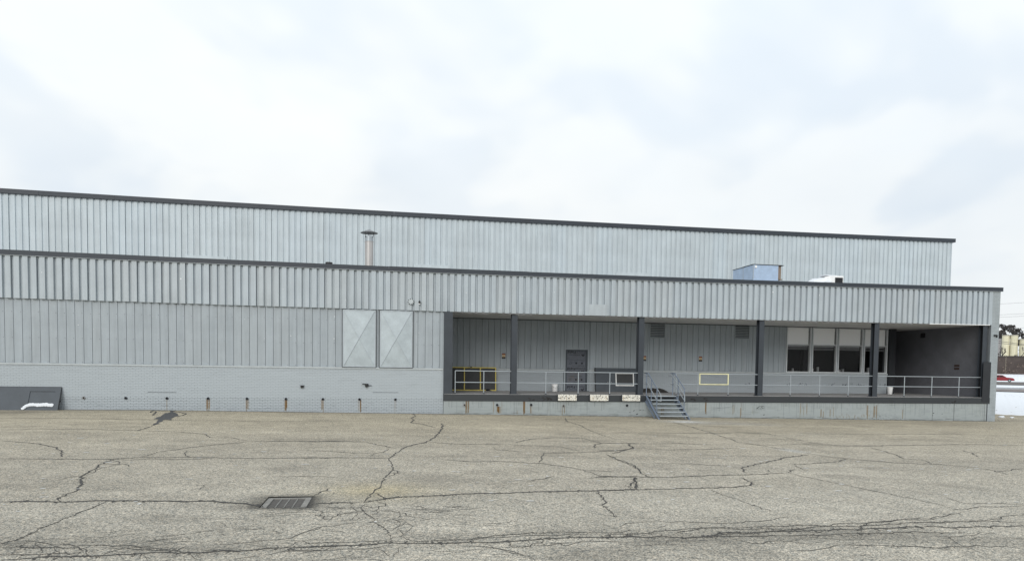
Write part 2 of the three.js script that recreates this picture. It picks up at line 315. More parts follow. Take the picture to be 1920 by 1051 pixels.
crack(.9, [11.08, 22.27, 11.21, 22.46, 11.22, 22.64]);
crack(.9, [12.51, 22.64, 12.63, 22.82, 12.69, 22.89]);
crack(.9, [11.68, 22.28, 11.69, 22.43, 11.7, 22.64]);
crack(.8, [11.94, 21.87, 12.18, 21.78, 12.38, 21.66, 12.61, 21.52]);
crack(1.6, [13.43, 19.46, 13.51, 19.17, 13.65, 18.64]);
crack(2, [15.64, 0.03, 15.66, 1.66, 15.46, 2.69, 15.55, 3.78, 15.38, 4.91, 15.79, 5.64, 16.14, 7.05]);
crack(2.6, [16.46, 5.16, 16.45, 6.3, 16.2, 8.33, 15.9, 10.31, 15.6, 11.52, 15.05, 12.6, 14.88, 13.37, 14.75, 14.07, 14.59, 14.95, 14.64, 15.72, 14.67, 16.48, 14.54, 17.39, 14.47, 18.27, 14.44, 18.71, 14.35, 19.12, 14.27, 19.57, 14.23, 19.92]);
crack(2, [14.23, 19.92, 13.93, 19.91, 13.76, 19.97, 13.49, 20.02]);
crack(2.4, [14.23, 19.92, 14.52, 19.66, 14.85, 19.49, 15.29, 19.42, 15.87, 19.29, 16.37, 19.24, 16.89, 19.16, 17.51, 19.1, 18.08, 19.06, 18.65, 18.97, 18.87, 18.98]);
crack(1.5, [15.68, 11.52, 16.11, 11.84, 16.71, 12.03, 17.68, 11.94]);
crack(1.8, [12.28, 11.63, 13.17, 11.44, 13.96, 11.62]);
crack(1.2, [13.96, 11.62, 14.25, 12.11, 14.63, 12.82, 14.77, 13]);
crack(1.4, [12.69, 14.96, 13.42, 14.82, 14.22, 14.87, 14.59, 14.95]);
crack(1, [14.22, 14.72, 14.24, 14.08, 14.48, 13.81, 14.61, 13.01]);
crack(.8, [12.51, 13.45, 13.34, 13.7, 13.84, 14.09, 14.2, 14.02]);
crack(1.2, [15.72, 15.15, 16.32, 15.43, 17.06, 15.42, 17.83, 15.7, 18.25, 16.24, 18.51, 16.67, 18.63, 17.49, 19.34, 17.75]);
crack(1.4, [17.85, 15.61, 18.05, 14.81, 18.32, 13.9, 19.11, 13.77, 19.89, 13.49, 20.71, 13.16]);
crack(.9, [17.23, 12.71, 17.28, 13.28, 18.01, 13.7]);
crack(1.3, [18.05, 11.51, 18.63, 10.62, 19.57, 10.04, 20.35, 10.25, 20.49, 11.56, 21.66, 11.55]);
crack(1, [17.7, 11.93, 18.3, 12.25, 19.12, 12.5, 19.37, 13.51]);
crack(1.6, [22.03, 1.58, 21.59, 3.59, 21.63, 5.28, 21.38, 7.5, 21.26, 9.64, 21.37, 10.18]);
crack(1.8, [19.83, 14.11, 19.77, 15.09, 19.79, 16.11, 19.71, 16.76]);
crack(1.6, [19.93, 12.79, 20.19, 11.94, 20.53, 11.61]);
crack(1.5, [21.24, 11.66, 21.03, 12.75, 20.5, 13.36, 20.02, 13.93]);
crack(1, [18.51, 16.67, 18.84, 16.82, 19.14, 16.95]);
crack(.9, [17.03, 18.15, 17.36, 17.85, 17.73, 17.44]);
crack(1.4, [18.35, 17.73, 18.79, 17.56, 19.25, 17.68, 19.01, 18.39, 18.84, 18.91, 18.69, 18.94]);
crack(1.8, [18.07, 19.09, 17.98, 19.58, 17.91, 20.1, 17.77, 20.3, 17.77, 20.76, 17.7, 21.17]);
crack(1.2, [14.64, 16.6, 14.76, 16.79, 14.7, 17.28, 14.59, 17.49]);
crack(1.4, [14.25, 20.06, 14.19, 20.31, 14.27, 20.68, 14.37, 20.92, 14.44, 21.35, 14.54, 21.6, 14.58, 21.89, 14.61, 22.19]);
crack(1.2, [14.42, 19.86, 14.55, 20.01, 14.45, 20.39, 14.39, 20.75, 14.29, 20.74]);
crack(1, [13.56, 20.34, 13.7, 20.65, 13.74, 20.99, 13.85, 21.05, 13.91, 20.72, 14.17, 20.62]);
crack(1.2, [14.38, 19.12, 14.52, 19.58, 14.74, 19.59]);
crack(1, [14.53, 20.46, 14.68, 20.65, 14.82, 20.71, 14.91, 20.95]);
crack(1, [14.04, 19.98, 14.11, 20.37, 14.19, 20.62]);
crack(1, [14.58, 21.84, 14.69, 21.56, 14.72, 21.21, 14.65, 21.1, 14.51, 21.3]);
crack(1, [14.6, 22.19, 14.64, 22.07, 14.73, 22.07, 14.75, 21.85, 14.71, 21.61]);
crack(1, [14.69, 21.56, 14.81, 21.27, 14.89, 21.53, 14.79, 21.99]);
crack(.9, [14.73, 20.53, 14.71, 20.99, 14.79, 20.88]);
crack(.9, [14.17, 20.62, 14.12, 21.07, 13.97, 21.16]);
crack(.9, [14.17, 20.12, 14.38, 20.32, 14.48, 20.2]);
crack(2.4, [13.61, 22.44, 13.99, 22.41, 14.46, 22.37, 15.06, 22.39, 15.52, 22.37, 15.98, 22.38, 16.48, 22.25, 17.03, 22.26, 17.41, 22.27, 17.63, 22.31]);
crack(1, [13.65, 22.74, 13.88, 22.61, 14.16, 22.56, 14.46, 22.54, 14.7, 22.45]);
crack(1.1, [13.62, 22.2, 13.71, 22.29, 14.18, 22.29, 14.42, 22.26, 14.6, 22.17]);
crack(1.2, [14.75, 22.03, 14.91, 22.3, 15.11, 22.27, 15.53, 22.26, 15.76, 22.15, 16.08, 22.04, 16.59, 21.95, 17.22, 22.03, 17.77, 21.92]);
crack(1, [15.52, 22.37, 15.71, 22.19, 16.15, 22.13, 16.74, 22.09, 17.08, 22.08]);
crack(1.2, [15.97, 22.42, 15.98, 22.63, 16.19, 22.6, 16.42, 22.33]);
crack(1.1, [15.38, 22.54, 15.67, 22.6, 15.91, 22.78, 16.03, 22.97, 16.13, 23.19]);
crack(1, [16.41, 22.37, 16.6, 22.64, 16.88, 22.41, 17.54, 22.54]);
crack(1, [17.41, 22.27, 17.54, 22.1, 17.75, 21.97]);
crack(1, [13.54, 21.81, 13.64, 21.64, 13.81, 21.46, 14.2, 21.23]);
crack(.9, [14.46, 22.54, 14.54, 22.7, 14.62, 22.96]);
crack(.9, [14.76, 22.49, 14.7, 22.71, 14.64, 22.92]);
crack(.9, [15.71, 22.48, 15.75, 22.65, 15.93, 22.89, 16.1, 22.94]);
crack(1.8, [26.19, 3.27, 25.98, 5.45, 25.55, 8.17, 25.25, 9.7, 25, 11.04, 25.22, 11.92, 25.35, 12.74, 25.51, 13.73, 25.63, 14.51, 26.01, 14.93, 26.61, 15.57, 27.65, 15.83, 28.17, 16.57, 27.91, 17.4, 28.04, 17.65]);
crack(1.3, [21.86, 8.26, 23.77, 8.17, 25.55, 8.17, 26.72, 7.82, 27.55, 8.16, 27.54, 9.53, 27.45, 10.89, 27.42, 11.81]);
crack(1.8, [27.42, 11.81, 28.55, 11.88, 30.72, 11.53, 32.99, 11.23, 34.7, 11.34]);
crack(1, [24.83, 11.47, 25.57, 11.79, 27.3, 11.34]);
crack(1.4, [20.38, 11.59, 21.34, 11.65, 22.96, 11.45, 23.72, 11.88]);
crack(1.4, [19.86, 13.29, 20.4, 13.27, 20.73, 13.01, 21.04, 12.65, 21.27, 11.66]);
crack(1, [21.04, 12.65, 21.92, 13.12, 24.14, 12.63]);
crack(2, [19.83, 14.11, 19.82, 15.13, 19.86, 15.97, 19.63, 17, 19.55, 17.52, 19.65, 17.71]);
crack(1.8, [18.54, 17.56, 19.08, 17.57, 19.69, 17.63, 20.35, 17.59, 21, 17.4, 21.91, 17.32, 22.83, 17.12]);
crack(1.3, [22.83, 17.12, 23.19, 16.71, 23.31, 16.62]);
crack(1.4, [22.83, 17.12, 22.92, 17.77, 23.04, 18.57, 23.19, 19.29, 23.33, 19.94, 23.41, 20.43, 23.38, 20.83]);
crack(1.7, [25.36, 13.97, 24.44, 14.53, 23.51, 15.28, 22.64, 16.03, 22.18, 16.38, 21.97, 16.87, 21.84, 17.23]);
crack(1, [20.33, 15.76, 21.33, 15.75, 21.78, 16.03, 22.19, 16.31]);
crack(1.3, [23.62, 15.85, 24.42, 15.66, 25.08, 15.46, 25.88, 14.84]);
crack(1.3, [23.73, 15.85, 23.51, 16.55, 23.47, 16.81]);
crack(1.4, [28.51, 12.23, 28.22, 13.05, 27.94, 14, 27.47, 14.82, 27.74, 15.03]);
crack(1, [27.51, 15.72, 27.91, 14.9, 27.67, 14.73]);
crack(2, [18.09, 19.05, 18.66, 18.98, 19.33, 18.94, 20.1, 18.89, 20.74, 18.8, 21.13, 18.64, 21.29, 18.4, 21.46, 17.75]);
crack(1.6, [18.66, 18.98, 19.04, 18.22, 19.32, 17.57]);
crack(1.6, [18.83, 18.92, 19.11, 18.1, 19.23, 17.71]);
crack(1.3, [20.19, 18.96, 20.13, 19.5, 20.17, 20.09, 20.17, 20.71, 20.26, 20.93]);
crack(1.2, [20.6, 17.59, 20.57, 18.18]);
crack(1.2, [31.04, 12.79, 30.66, 13.59, 30.12, 14.33]);
crack(1.2, [22.62, 16.71, 22.48, 17.12]);
crack(1, [28.17, 16.57, 28.02, 17.01, 29.26, 16.5]);
crack(3, [17.08, 22.3, 17.43, 22.27, 17.8, 22.3, 18.46, 22.33, 18.74, 22.17, 19.41, 22.13, 20.12, 22.11, 20.87, 22.07, 21.61, 21.99, 22.4, 22.08, 23.41, 22.04]);
crack(1.2, [17.14, 22.12, 17.66, 22.12, 18.27, 21.96, 18.82, 21.89, 19.57, 21.85, 20.37, 21.84, 21.55, 21.64, 22.69, 21.41, 23.26, 21.13]);
crack(1.4, [18.11, 22.19, 18.68, 21.86, 19.3, 21.99, 20.14, 22.09]);
crack(1.6, [18.43, 22.38, 18.97, 22.36, 19.71, 22.36, 20.3, 22.32, 21.36, 22.3, 22.18, 22.35]);
crack(1.3, [19.24, 22.21, 20.26, 21.9, 20.9, 21.94, 21.88, 21.76, 22.92, 21.73, 23.63, 21.84]);
crack(1, [18.05, 21.42, 18.68, 21.53, 19.05, 21.62, 19.78, 21.5, 20.33, 21.27]);
crack(1.1, [20.76, 22.13, 21.15, 21.76, 21.74, 21.58, 22.33, 21.57, 22.63, 21.48]);
crack(1.3, [20, 22.83, 20.53, 22.92, 21.02, 23.07, 21.71, 23, 22.23, 23.17]);
crack(1.1, [21.72, 22.57, 21.51, 23, 21.49, 23.41, 21.52, 23.65]);
crack(1, [17.55, 21.78, 17.72, 21.53, 18.18, 21.5]);
crack(1, [24.08, 19.87, 23.97, 20.46, 24.34, 20.47, 24.94, 20.6]);
crack(1, [23.26, 20.96, 24.12, 20.74, 24.85, 20.69]);
crack(1.2, [21.84, 21.8, 22.51, 21.77, 23.2, 21.67, 24.24, 21.26]);
crack(1, [19.15, 23.07, 19.73, 22.97, 20, 22.83]);
crack(1, [18.74, 22.46, 18.91, 22.69, 19.42, 22.62, 19.72, 22.81]);
crack(.7, [30.37, -0.7, 33.3, -0.91, 37.85, -0.48, 47.63, -0.93]);
crack(.7, [28.92, 7.87, 31.42, 8.07, 35.56, 7.55, 37.82, 8.38]);
  for (let k = 0; k < 250; k++) {                              // the fine alligator cracking in the front seam and by the gully
    const near = k < 170, x = near ? 9.5 + r() * 14 : 12.6 + r() * 3.2, z = near ? 22.35 + 0.03 * (x - 12) + (r() + r() - 1) * 0.75 : 20.9 + (r() - 0.5) * 1.5;
    const dir = r() * 6.28, L = 0.12 + r() * 0.4, p = [x, z];
    for (let i = 1; i < 4; i++) p.push(x + Math.cos(dir + (r() - 0.5)) * L * i / 3 * 1.5, z + Math.sin(dir + (r() - 0.5)) * L * i / 3 * 0.7);
    ribbon(0.1 + r() * 0.4, p, 0.6);
  }
  for (let x = -6; x < 44.5; x += 2.3) ribbon(2.6, [x, 0.05 + 0.02 * r(), x + 1.2, 0.05, x + 2.3, 0.045 + 0.02 * r()], 0.35);     // the open joint along the foot of the wall
  { const o = [6.55, 4.52, 6.39, 3.15, 6.06, 1.65, 6.15, 1.42, 5.83, 0.12, 6.37, 1.37, 6.95, 3.05, 6.99, 3.77, 7.25, 5.06, 6.99, 4.78, 7.2, 5.84, 7.36, 6.81, 7.41, 7.47, 7.06, 5.86, 6.8, 4.81], P = [];    // tar spilled by the wall
    for (let i = 0; i < o.length; i += 2) for (let k = 0; k < 4; k++) { const j = (i + 2) % o.length, t = k / 4; P.push(new THREE.Vector2(lerp(o[i], o[j], t) + (k ? (r() - 0.5) * 0.09 : 0), lerp(o[i + 1], o[j + 1], t) + (k ? (r() - 0.5) * 0.22 : 0))); }
    const tp = []; for (const f of THREE.ShapeUtils.triangulateShape(P, [])) { const v = f.map((n) => [P[n].x, gy(P[n].x) + 0.006, P[n].y]); tp.push(...v[0], ...v[2], ...v[1]); }
    const tg = new THREE.BufferGeometry(); tg.setAttribute('position', new THREE.Float32BufferAttribute(tp, 3)); tg.computeVertexNormals(); const tm = std([0.055, 0.055, 0.056], { size: 0.6, rough: 0.75 }); tm.side = THREE.DoubleSide; mesh('tar_patch', uvm(tg), tm, yard); }
  for (const p of [[5.51, 1.55, 5.19, 0.06, 5.48, 0.35, 5.9, 0.5], [5.44, 0.71, 5.72, 1.72, 6.05, 2.93], [5.76, 0.1, 6.47, 1.14, 6.9, 1.89, 7.01, 2.66, 7.08, 3.57], [7.41, 7.47, 7.5, 8.3, 7.45, 9]]) ribbon(2.6, p, 1.2);
  const g = new THREE.BufferGeometry(); g.setAttribute('position', new THREE.Float32BufferAttribute(pos, 3)); g.computeVertexNormals();
  const crackMat = std([0.052, 0.05, 0.047], { map: null, rough: 0.95 }); crackMat.side = THREE.DoubleSide;
  stuff(mesh('cracks', uvm(g), crackMat, yard));
  // flecks of old snow, salt and pale stone dropped over the yard
  const fl = [], q = rng(99);
  for (let k = 0; k < 620; k++) { const z = k % 3 ? 8 + q() * 12 : 0.4 + 22 * q(), x = 3 + q() * (z > 12 ? 26 : 40), s = 0.008 + 0.022 * q() * q(), e = new THREE.CircleGeometry(1, 6); e.rotateX(-Math.PI / 2); e.scale(s * (1 + 3 * q()), 1, s * (1 + q())); e.translate(x, gy(x) + 0.006, z); if (x < edgeX(z) - 2 && !(x > 12.4 && x < 13.8 && z > 19)) fl.push(e); }
  stuff(mesh('pale_specks', fl, std([0.6, 0.6, 0.58], { map: null }), yard));
}
{ // storm drain in its concrete kerb, a little sunk
  const [x0, x1, z0, z1] = DRAIN, y = gy(13.1) - 0.012, t = thing('storm_drain', 'square iron storm drain grate set in cracked asphalt', 'drain grate', [0, 0, 0]);
  const barMat = std([0.2, 0.195, 0.18], { map: grainy, size: 0.4 }), conc = std([0.25, 0.243, 0.225], { map: grainy, size: 0.5, rough: 0.95 }), iron = std([0.12, 0.115, 0.108], { map: grainy, size: 0.4, rough: 0.8 });
  mesh('frame', [box(x0, x1, y - 0.25, y, z0, z0 + 0.07), box(x0, x1, y - 0.25, y, z1 - 0.06, z1), box(x0, x0 + 0.085, y - 0.25, y, z0 + 0.07, z1 - 0.06), box(x1 - 0.085, x1, y - 0.25, y, z0 + 0.07, z1 - 0.06)], conc, t);
  mesh('pit', box(x0 - 0.02, x1 + 0.02, y - 0.7, y - 0.26, z0 - 0.02, z1 + 0.02), M.black, t);
  for (let k = 0; k < 3; k++) { const x = x0 + 0.085 + (k + 1) * (x1 - x0 - 0.17) / 4; mesh('bar', box(x - 0.009, x + 0.009, y - 0.06, y - 0.006, z0 + 0.07, z1 - 0.06), barMat, t); }
  const slats = []; for (let z = z0 + 0.09; z < z1 - 0.08; z += 0.045) slats.push(box(x0 + 0.086, x1 - 0.086, y - 0.055, y - 0.012, z, z + 0.022));
  stuff(mesh('grille', slats, iron, t));
}
[[48.09, -2.71, 0.14], [48.59, -2.55, 0.10]].forEach(([x, z, s], i) => {
  const o = mesh('snow_lump', blob(0, 0, 0, s * 1.3, s * 0.55, s, 7 + i, 0.3, 2), M.snow); o.position.set(x, gy(x) + s * 0.25, z);
  tag(o, i ? 'smaller white lump of snow on the asphalt right of the building corner' : 'larger white lump of snow on the asphalt nearest the building corner', 'snow lump');
});

// ---------------------------------------------------------------- the tall warehouse behind
const PITCH = 0.3048;
function ribSheet(x0, n, pitch, z, y0, y1, depth = 0.09) {    // n ribs of folded sheet: a wide face, a steep fold, a narrow pan
  const poly = [];
  for (let k = 0; k < n; k++) { const x = x0 + k * pitch; poly.push([x + 0.014, z - depth], [x + 0.098, z - depth], [x + 0.113, z], [x + pitch - 0.003, z]); }
  poly.push([x0 + n * pitch - 0.002, z - depth - 0.02], [x0 + 0.002, z - depth - 0.02]);
  return prism(poly, y0, y1);
}
{
  const t = thing('warehouse', 'tall pale ribbed metal warehouse block rising behind the loading dock', 'warehouse', [0, 0, 0]);
  const Z = -10.2, r = rng(5), X1 = 51.28;
  mesh('core', [box(-12, X1 - 0.02, -0.9, 10.3, -46, Z - 0.07), box(-12.05, X1 + 0.01, 10.3, 10.5, -46, Z - 0.1)], M.backing, t);
  const cover = group('cladding', t);
  const p = 0.3115; let x = X1 - 0.16;
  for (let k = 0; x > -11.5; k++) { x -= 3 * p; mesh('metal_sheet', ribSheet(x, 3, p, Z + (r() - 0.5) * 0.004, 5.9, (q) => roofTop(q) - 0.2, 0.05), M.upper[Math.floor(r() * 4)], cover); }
  mesh('corner_trim', prism([[X1 - 0.155, Z - 0.06], [X1 - 0.155, Z - 0.02], [X1, Z - 0.02], [X1, Z - 0.06]], 5.9, (q) => roofTop(q) - 0.2), M.fascia[1], t);
  for (let a = X1 + 0.15; a > -12; a -= 3.66) mesh('coping', prism([[a - 3.655, Z - 0.5], [a - 3.655, Z + 0.1], [a, Z + 0.1], [a, Z - 0.5]], (q) => roofTop(q) - 0.235, roofTop), r() < 0.5 ? M.trim : M.trim2, t);
  for (const [a, b] of [[3.64, 5.83], [15.94, 18.09], [28.08, 30.19]]) mesh('flashing_plate', box(a, b, 7.45, 7.86, Z + 0.003, Z + 0.03), M.upper[2], t);
}

// ---------------------------------------------------------------- the low dock building in front
const dock = thing('loading_dock_building', 'low grey loading dock building with ribbed metal fascia and painted brick base', 'building', [0, 0, 0]);
const DX0 = 16.95, DX1 = 44.5, BZ = -4.67, DY = 0.82;
{
  const r = rng(11);
  // walls and slabs that carry everything
  const body = [box(-12, DX0, -0.9, 6.0, -0.5, -0.16), box(-12, 44.9, 5.9, 6.02, -10.15, -0.3), box(-12, 44.9, 4.52, 4.7, -10.1, -0.5), box(DX0 - 0.3, DX0 + 0.02, -0.9, 4.6, -8, -0.5), box(DX0, 44.6, 4.7, 6.0, -0.5, -0.16)];
  // the wall behind the dock, left open at the door and the windows
  for (const [a, b, c, d] of [[DX0, 23.55, -0.9, 4.6], [23.55, 24.86, 2.99, 4.6], [24.86, 36.12, -0.9, 4.6], [36.12, 42.36, -0.9, 1.94], [36.12, 42.36, 4.49, 4.6], [42.36, 42.4, -0.9, 4.6]]) body.push(box(a, b, c, d, BZ - 0.35, BZ - 0.035));
  mesh('wall_core', body, M.backing, dock);
  mesh('office_interior', [box(35.6, 42.38, 0.6, 0.75, -9.5, BZ - 0.36), box(35.6, 42.38, 4.5, 4.515, -9.5, BZ - 0.36), box(35.5, 35.6, 0.6, 4.5, -9.5, BZ - 0.36), box(35.6, 42.38, 0.75, 4.5, -9.6, -9.5), box(42.38, 42.46, 0.6, 4.5, -9.5, BZ - 0.36),
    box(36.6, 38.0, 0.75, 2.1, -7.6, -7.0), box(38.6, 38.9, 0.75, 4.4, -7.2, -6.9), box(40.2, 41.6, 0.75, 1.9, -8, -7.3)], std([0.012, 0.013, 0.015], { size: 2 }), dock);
  mesh('soffit', prism([[DX0 + 0.02, -0.1], [44.45, -0.1], [44.45, -8], [DX0 + 0.02, -8]], 4.475, 4.515), M.soffit, dock);
  mesh('roof_gravel', box(-12, 44.9, 6.021, 6.05, -10.1, -0.3), M.roof, dock);

  // ribbed fascia, sheet by sheet
  const fascia = group('fascia', dock);
  for (let n = -21; n < 146; n += 3) {
    const k = Math.min(3, 146 - n), jog = (r() - 0.5) * 0.012;
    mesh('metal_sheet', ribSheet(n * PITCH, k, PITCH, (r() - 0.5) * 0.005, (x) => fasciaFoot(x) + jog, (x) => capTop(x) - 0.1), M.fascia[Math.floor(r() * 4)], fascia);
  }
  mesh('corner_trim', box(44.43, 44.5, 4.47, 6.2, -0.3, -0.05), M.steel, fascia);
  mesh('patch_plate', box(23.46, 24.30, fasciaFoot(23.9) + 0.004, 4.9, 0.004, 0.016), M.fascia[0], fascia);
  for (let a = 45.06; a > -8; a -= 3.05) {
    const jog = (r() - 0.5) * 0.012;
    mesh('coping', prism([[a - 3.046, -0.4], [a - 3.046, 0.032], [a, 0.032], [a, -0.4]], (q) => capTop(q) - 0.195 + jog * 0.6, (q) => capTop(q) + jog), r() < 0.5 ? M.trim : M.trim2, dock);
    mesh('drip_edge', prism([[a - 3.046, 0.012], [a - 3.046, 0.042], [a, 0.042], [a, 0.012]], (q) => capTop(q) - 0.208, (q) => capTop(q) - 0.197), M.ledge, dock);
  }
  // the torn strip of flashing under the fascia: battered to the left, whole and white at the right end
  for (let a = DX0 + 0.4; a < 44.3;) {
    const L = Math.min(0.25 + r() * 0.9, 44.4 - a), white = a > 40.2, d = white ? 0.02 : (r() < 0.5 ? 0.0 : 0.06 * r()), e = white ? 0.02 : 0.07 * r();
    const zf = white ? 0.012 : -0.048;
    mesh('flashing_strip', prism([[a, zf - 0.012], [a, zf], [a + L, zf], [a + L, zf - 0.012]], (q) => fasciaFoot(q) - lerp(d, e, (q - a) / L), (q) => fasciaFoot(q) + (white ? 0.012 : 0.03)), white ? M.white : M.flash, dock);
    a += L + 0.003;
  }
  // flat panels, one by one, over the brick at the left and along the wall behind the dock
  const PJ = 0.3162, screws = [];
  const panels = (parent, x0, n0, n1, z, y0, y1, holes = []) => {
    for (let n = n0; n < n1; n++) {
      const a = x0 + n * PJ, e = a + PJ - 0.002, j = (r() - 0.5) * 0.008, wob = (r() - 0.5) * 0.003, m = M.panel[Math.floor(r() * 4)], lo = y0 + j;
      const bar = (p, q, u, v) => { if (q - p > 0.03 && v - u > 0.03) mesh('wall_panel', prism([[p + 0.008, z - 0.03], [p + 0.008, z - 0.008], [p + 0.013, z + wob], [q - 0.005, z + wob], [q - 0.001, z - 0.007], [q - 0.001, z - 0.03]], u, v), m, parent); };
      const h = holes.find(([p, q]) => q > a && p < e);
      if (!h) bar(a, e, lo, y1);
      else { const [p, q, u, v] = h; bar(a, p, lo, y1); bar(q, e, lo, y1); bar(Math.max(a, p), Math.min(e, q), v, y1); bar(Math.max(a, p), Math.min(e, q), lo, u); }
      for (const s of [0.06, 1.0, 2.0]) if (r() < 0.85 && !(h && y0 + s < h[3] && y0 + s > h[2])) { const c = new THREE.CylinderGeometry(0.011, 0.012, 0.01, 6); c.rotateX(Math.PI / 2); c.translate(a + PJ * 0.84, y0 + s + (r() - 0.5) * 0.03, z + wob + 0.004); screws.push(c); }
    }
  };
  const leftWall = group('panel_wall', dock), innerWall = group('panel_wall', dock);
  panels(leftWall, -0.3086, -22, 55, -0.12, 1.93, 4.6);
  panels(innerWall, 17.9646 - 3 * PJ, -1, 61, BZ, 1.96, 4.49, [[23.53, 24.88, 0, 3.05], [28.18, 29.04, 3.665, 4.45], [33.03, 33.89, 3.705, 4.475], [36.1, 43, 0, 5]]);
  stuff(mesh('screws', screws, M.screw, dock));
  mesh('ledge', [box(-8, DX0 - 0.02, 1.86, 1.925, -0.16, -0.06), box(-8, DX0 - 0.02, 1.845, 1.86, -0.16, -0.075)], M.ledge, dock);
  mesh('ledge', [box(DX0 + 0.03, 23.53, 1.86, 1.95, BZ - 0.1, BZ + 0.045), box(24.88, 42.4, 1.86, 1.95, BZ - 0.1, BZ + 0.045)], M.ledge, dock);
  mesh('head_trim', box(DX0 + 0.03, 42.34, 4.435, 4.474, BZ - 0.02, BZ + 0.03), M.steel, dock);

  // painted brickwork: every brick stands proud of its joints
  const bricks = (x0, x1, y0, y1, z, seed) => {
    const q = rng(seed), pos = [], H = 0.0677, Lb = 0.2135;
    const quad = (a, b, c, d) => pos.push(...a, ...b, ...c, ...a, ...c, ...d);
    let row = 0;
    for (let y = y1 - H; y > y0 - H; y -= H, row++) for (let x = x0 - (row % 2 ? Lb / 2 : 0); x < x1; x += Lb) {
      const a = Math.max(x, x0) + 0.004, b = Math.min(x + Lb, x1) - 0.004; if (b - a < 0.02) continue;
      const p = 0.0045 + 0.0025 * q(), i = 0.003, c = y + 0.004, d = y + H - 0.004;
      const A = [a, c, z], B = [b, c, z], C = [b, d, z], D = [a, d, z], E = [a + i, c + i, z + p], F = [b - i, c + i, z + p], G = [b - i, d - i, z + p], K = [a + i, d - i, z + p];
      quad(E, F, G, K); quad(A, B, F, E); quad(B, C, G, F); quad(C, D, K, G); quad(D, A, E, K);
    }
    const g = new THREE.BufferGeometry(); g.setAttribute('position', new THREE.Float32BufferAttribute(pos, 3)); g.computeVertexNormals(); return uvm(g);
  };
  const rust = (c, X, Y, w, len, k, n) => {                    // rust run: narrow strands that start at (X, Y) and fade downwards or spread to the foot
    for (let i = 0; i < n; i++) { const x = X + (r() - 0.5) * w, ww = Math.max(0.8, w * (0.08 + 0.2 * r())), l = len * (0.6 + 0.4 * r()), g = c.createLinearGradient(0, Y, 0, Y + l); const a = k * (0.35 + 0.65 * r());
      g.addColorStop(0, `rgba(120,70,26,${a * 0.7})`); g.addColorStop(0.5, `rgba(150,98,38,${a * 0.95})`); g.addColorStop(1, `rgba(128,86,34,${a * 0.9})`); c.fillStyle = g; c.fillRect(x - ww / 2, Y, ww, l); }
  };
  const PX = [2.52, 4.08, 5.64, 7.23, 8.76, 10.32, 11.83, 13.35, 14.87];
  const brickTex = canvasTex(2048, 256, (c, w, h) => {          // x -6 to 17, y -0.2 to 1.9
    const sx = (x) => (x + 6) / 23 * w, sy = (y) => (1.9 - y) / 2.1 * h;
    c.fillStyle = '#e4e4e4'; c.fillRect(0, 0, w, h);
    for (let k = 0; k < 900; k++) { const v = 190 + 60 * r() | 0; c.fillStyle = `rgba(${v},${v},${v},0.16)`; const x = r() * w, y = r() * h; c.fillRect(x, y, 10 + 60 * r(), 2 + 6 * r()); }
    for (let k = 0; k < 700; k++) { c.fillStyle = `rgba(70,72,74,${0.05 + 0.12 * r()})`; const y = h * (0.66 + 0.34 * Math.sqrt(r())); c.fillRect(r() * w, y, 4 + 22 * r(), 1 + 2 * r()); }
    for (let k = 0; k < 60; k++) { c.fillStyle = `rgba(250,252,252,${0.3 + 0.5 * r()})`; c.fillRect(r() * w, r() * h, 1 + 2 * r(), 1 + r()); }
    for (const [a, b, y] of [[4.9, 6.0, 0.8], [13.9, 15.0, 0.86]]) { c.fillStyle = 'rgba(60,62,66,0.75)'; c.fillRect(sx(a), sy(y), sx(b) - sx(a), 2.2); }
    PX.forEach((x, i) => rust(c, sx(x), sy(0.53), [2, 2, 7, 11, 10, 10, 11, 10, 7][i], sy(-0.1) - sy(0.5), [0.05, 0.06, 0.35, 1, 0.95, 1, 1, 0.95, 0.4][i], [1, 1, 3, 6, 5, 6, 6, 5, 3][i]));
  });
  const brickMat = new THREE.MeshStandardMaterial({ color: new THREE.Color().setRGB(0.50, 0.555, 0.595), map: brickTex, roughness: 0.6 });
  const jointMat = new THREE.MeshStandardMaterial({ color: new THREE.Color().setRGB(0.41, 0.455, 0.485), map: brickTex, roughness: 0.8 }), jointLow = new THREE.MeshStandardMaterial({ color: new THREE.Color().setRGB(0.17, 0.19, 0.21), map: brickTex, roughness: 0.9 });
  const uvB = (g) => planar(g, -6, 17, -0.2, 1.9);
  const brickWall = group('brick_wall', dock);
  mesh('mortar', uvB(box(-6, DX0 - 0.01, 0.62, 1.85, -0.16, -0.1)), jointMat, brickWall);
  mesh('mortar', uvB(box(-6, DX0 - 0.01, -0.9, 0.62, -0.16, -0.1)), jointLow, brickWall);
  stuff(mesh('bricks', uvB(bricks(-6, DX0 - 0.01, -0.12, 1.85, -0.1, 3)), brickMat, brickWall));
  const greyTex = canvasTex(2048, 128, (c, w, h) => {           // the wall behind the dock, x 16.95 to 42.4, y 0.75 to 1.86
    const sx = (x) => (x - 16.95) / 25.45 * w;
    c.fillStyle = '#e0e0e0'; c.fillRect(0, 0, w, h);
    for (let k = 0; k < 700; k++) { const v = 185 + 65 * r() | 0; c.fillStyle = `rgba(${v},${v},${v},0.18)`; c.fillRect(r() * w, r() * h, 8 + 50 * r(), 2 + 5 * r()); }
    for (const [a, b, n] of [[36.2, 37.4, 16], [38.3, 39.1, 9], [39.6, 41.1, 18], [41.6, 42.3, 6], [33, 34, 3]]) for (let k = 0; k < n; k++) { c.fillStyle = `rgba(46,48,52,${0.25 + 0.45 * r()})`; c.fillRect(sx(lerp(a, b, r())), h * (0.42 + 0.12 * r()), 2 + 4 * r(), 2 + 8 * r()); }
    for (let k = 0; k < 24; k++) { c.fillStyle = `rgba(245,245,245,${0.4 * r()})`; c.fillRect(r() * w, r() * h, 3, 3); }
  });
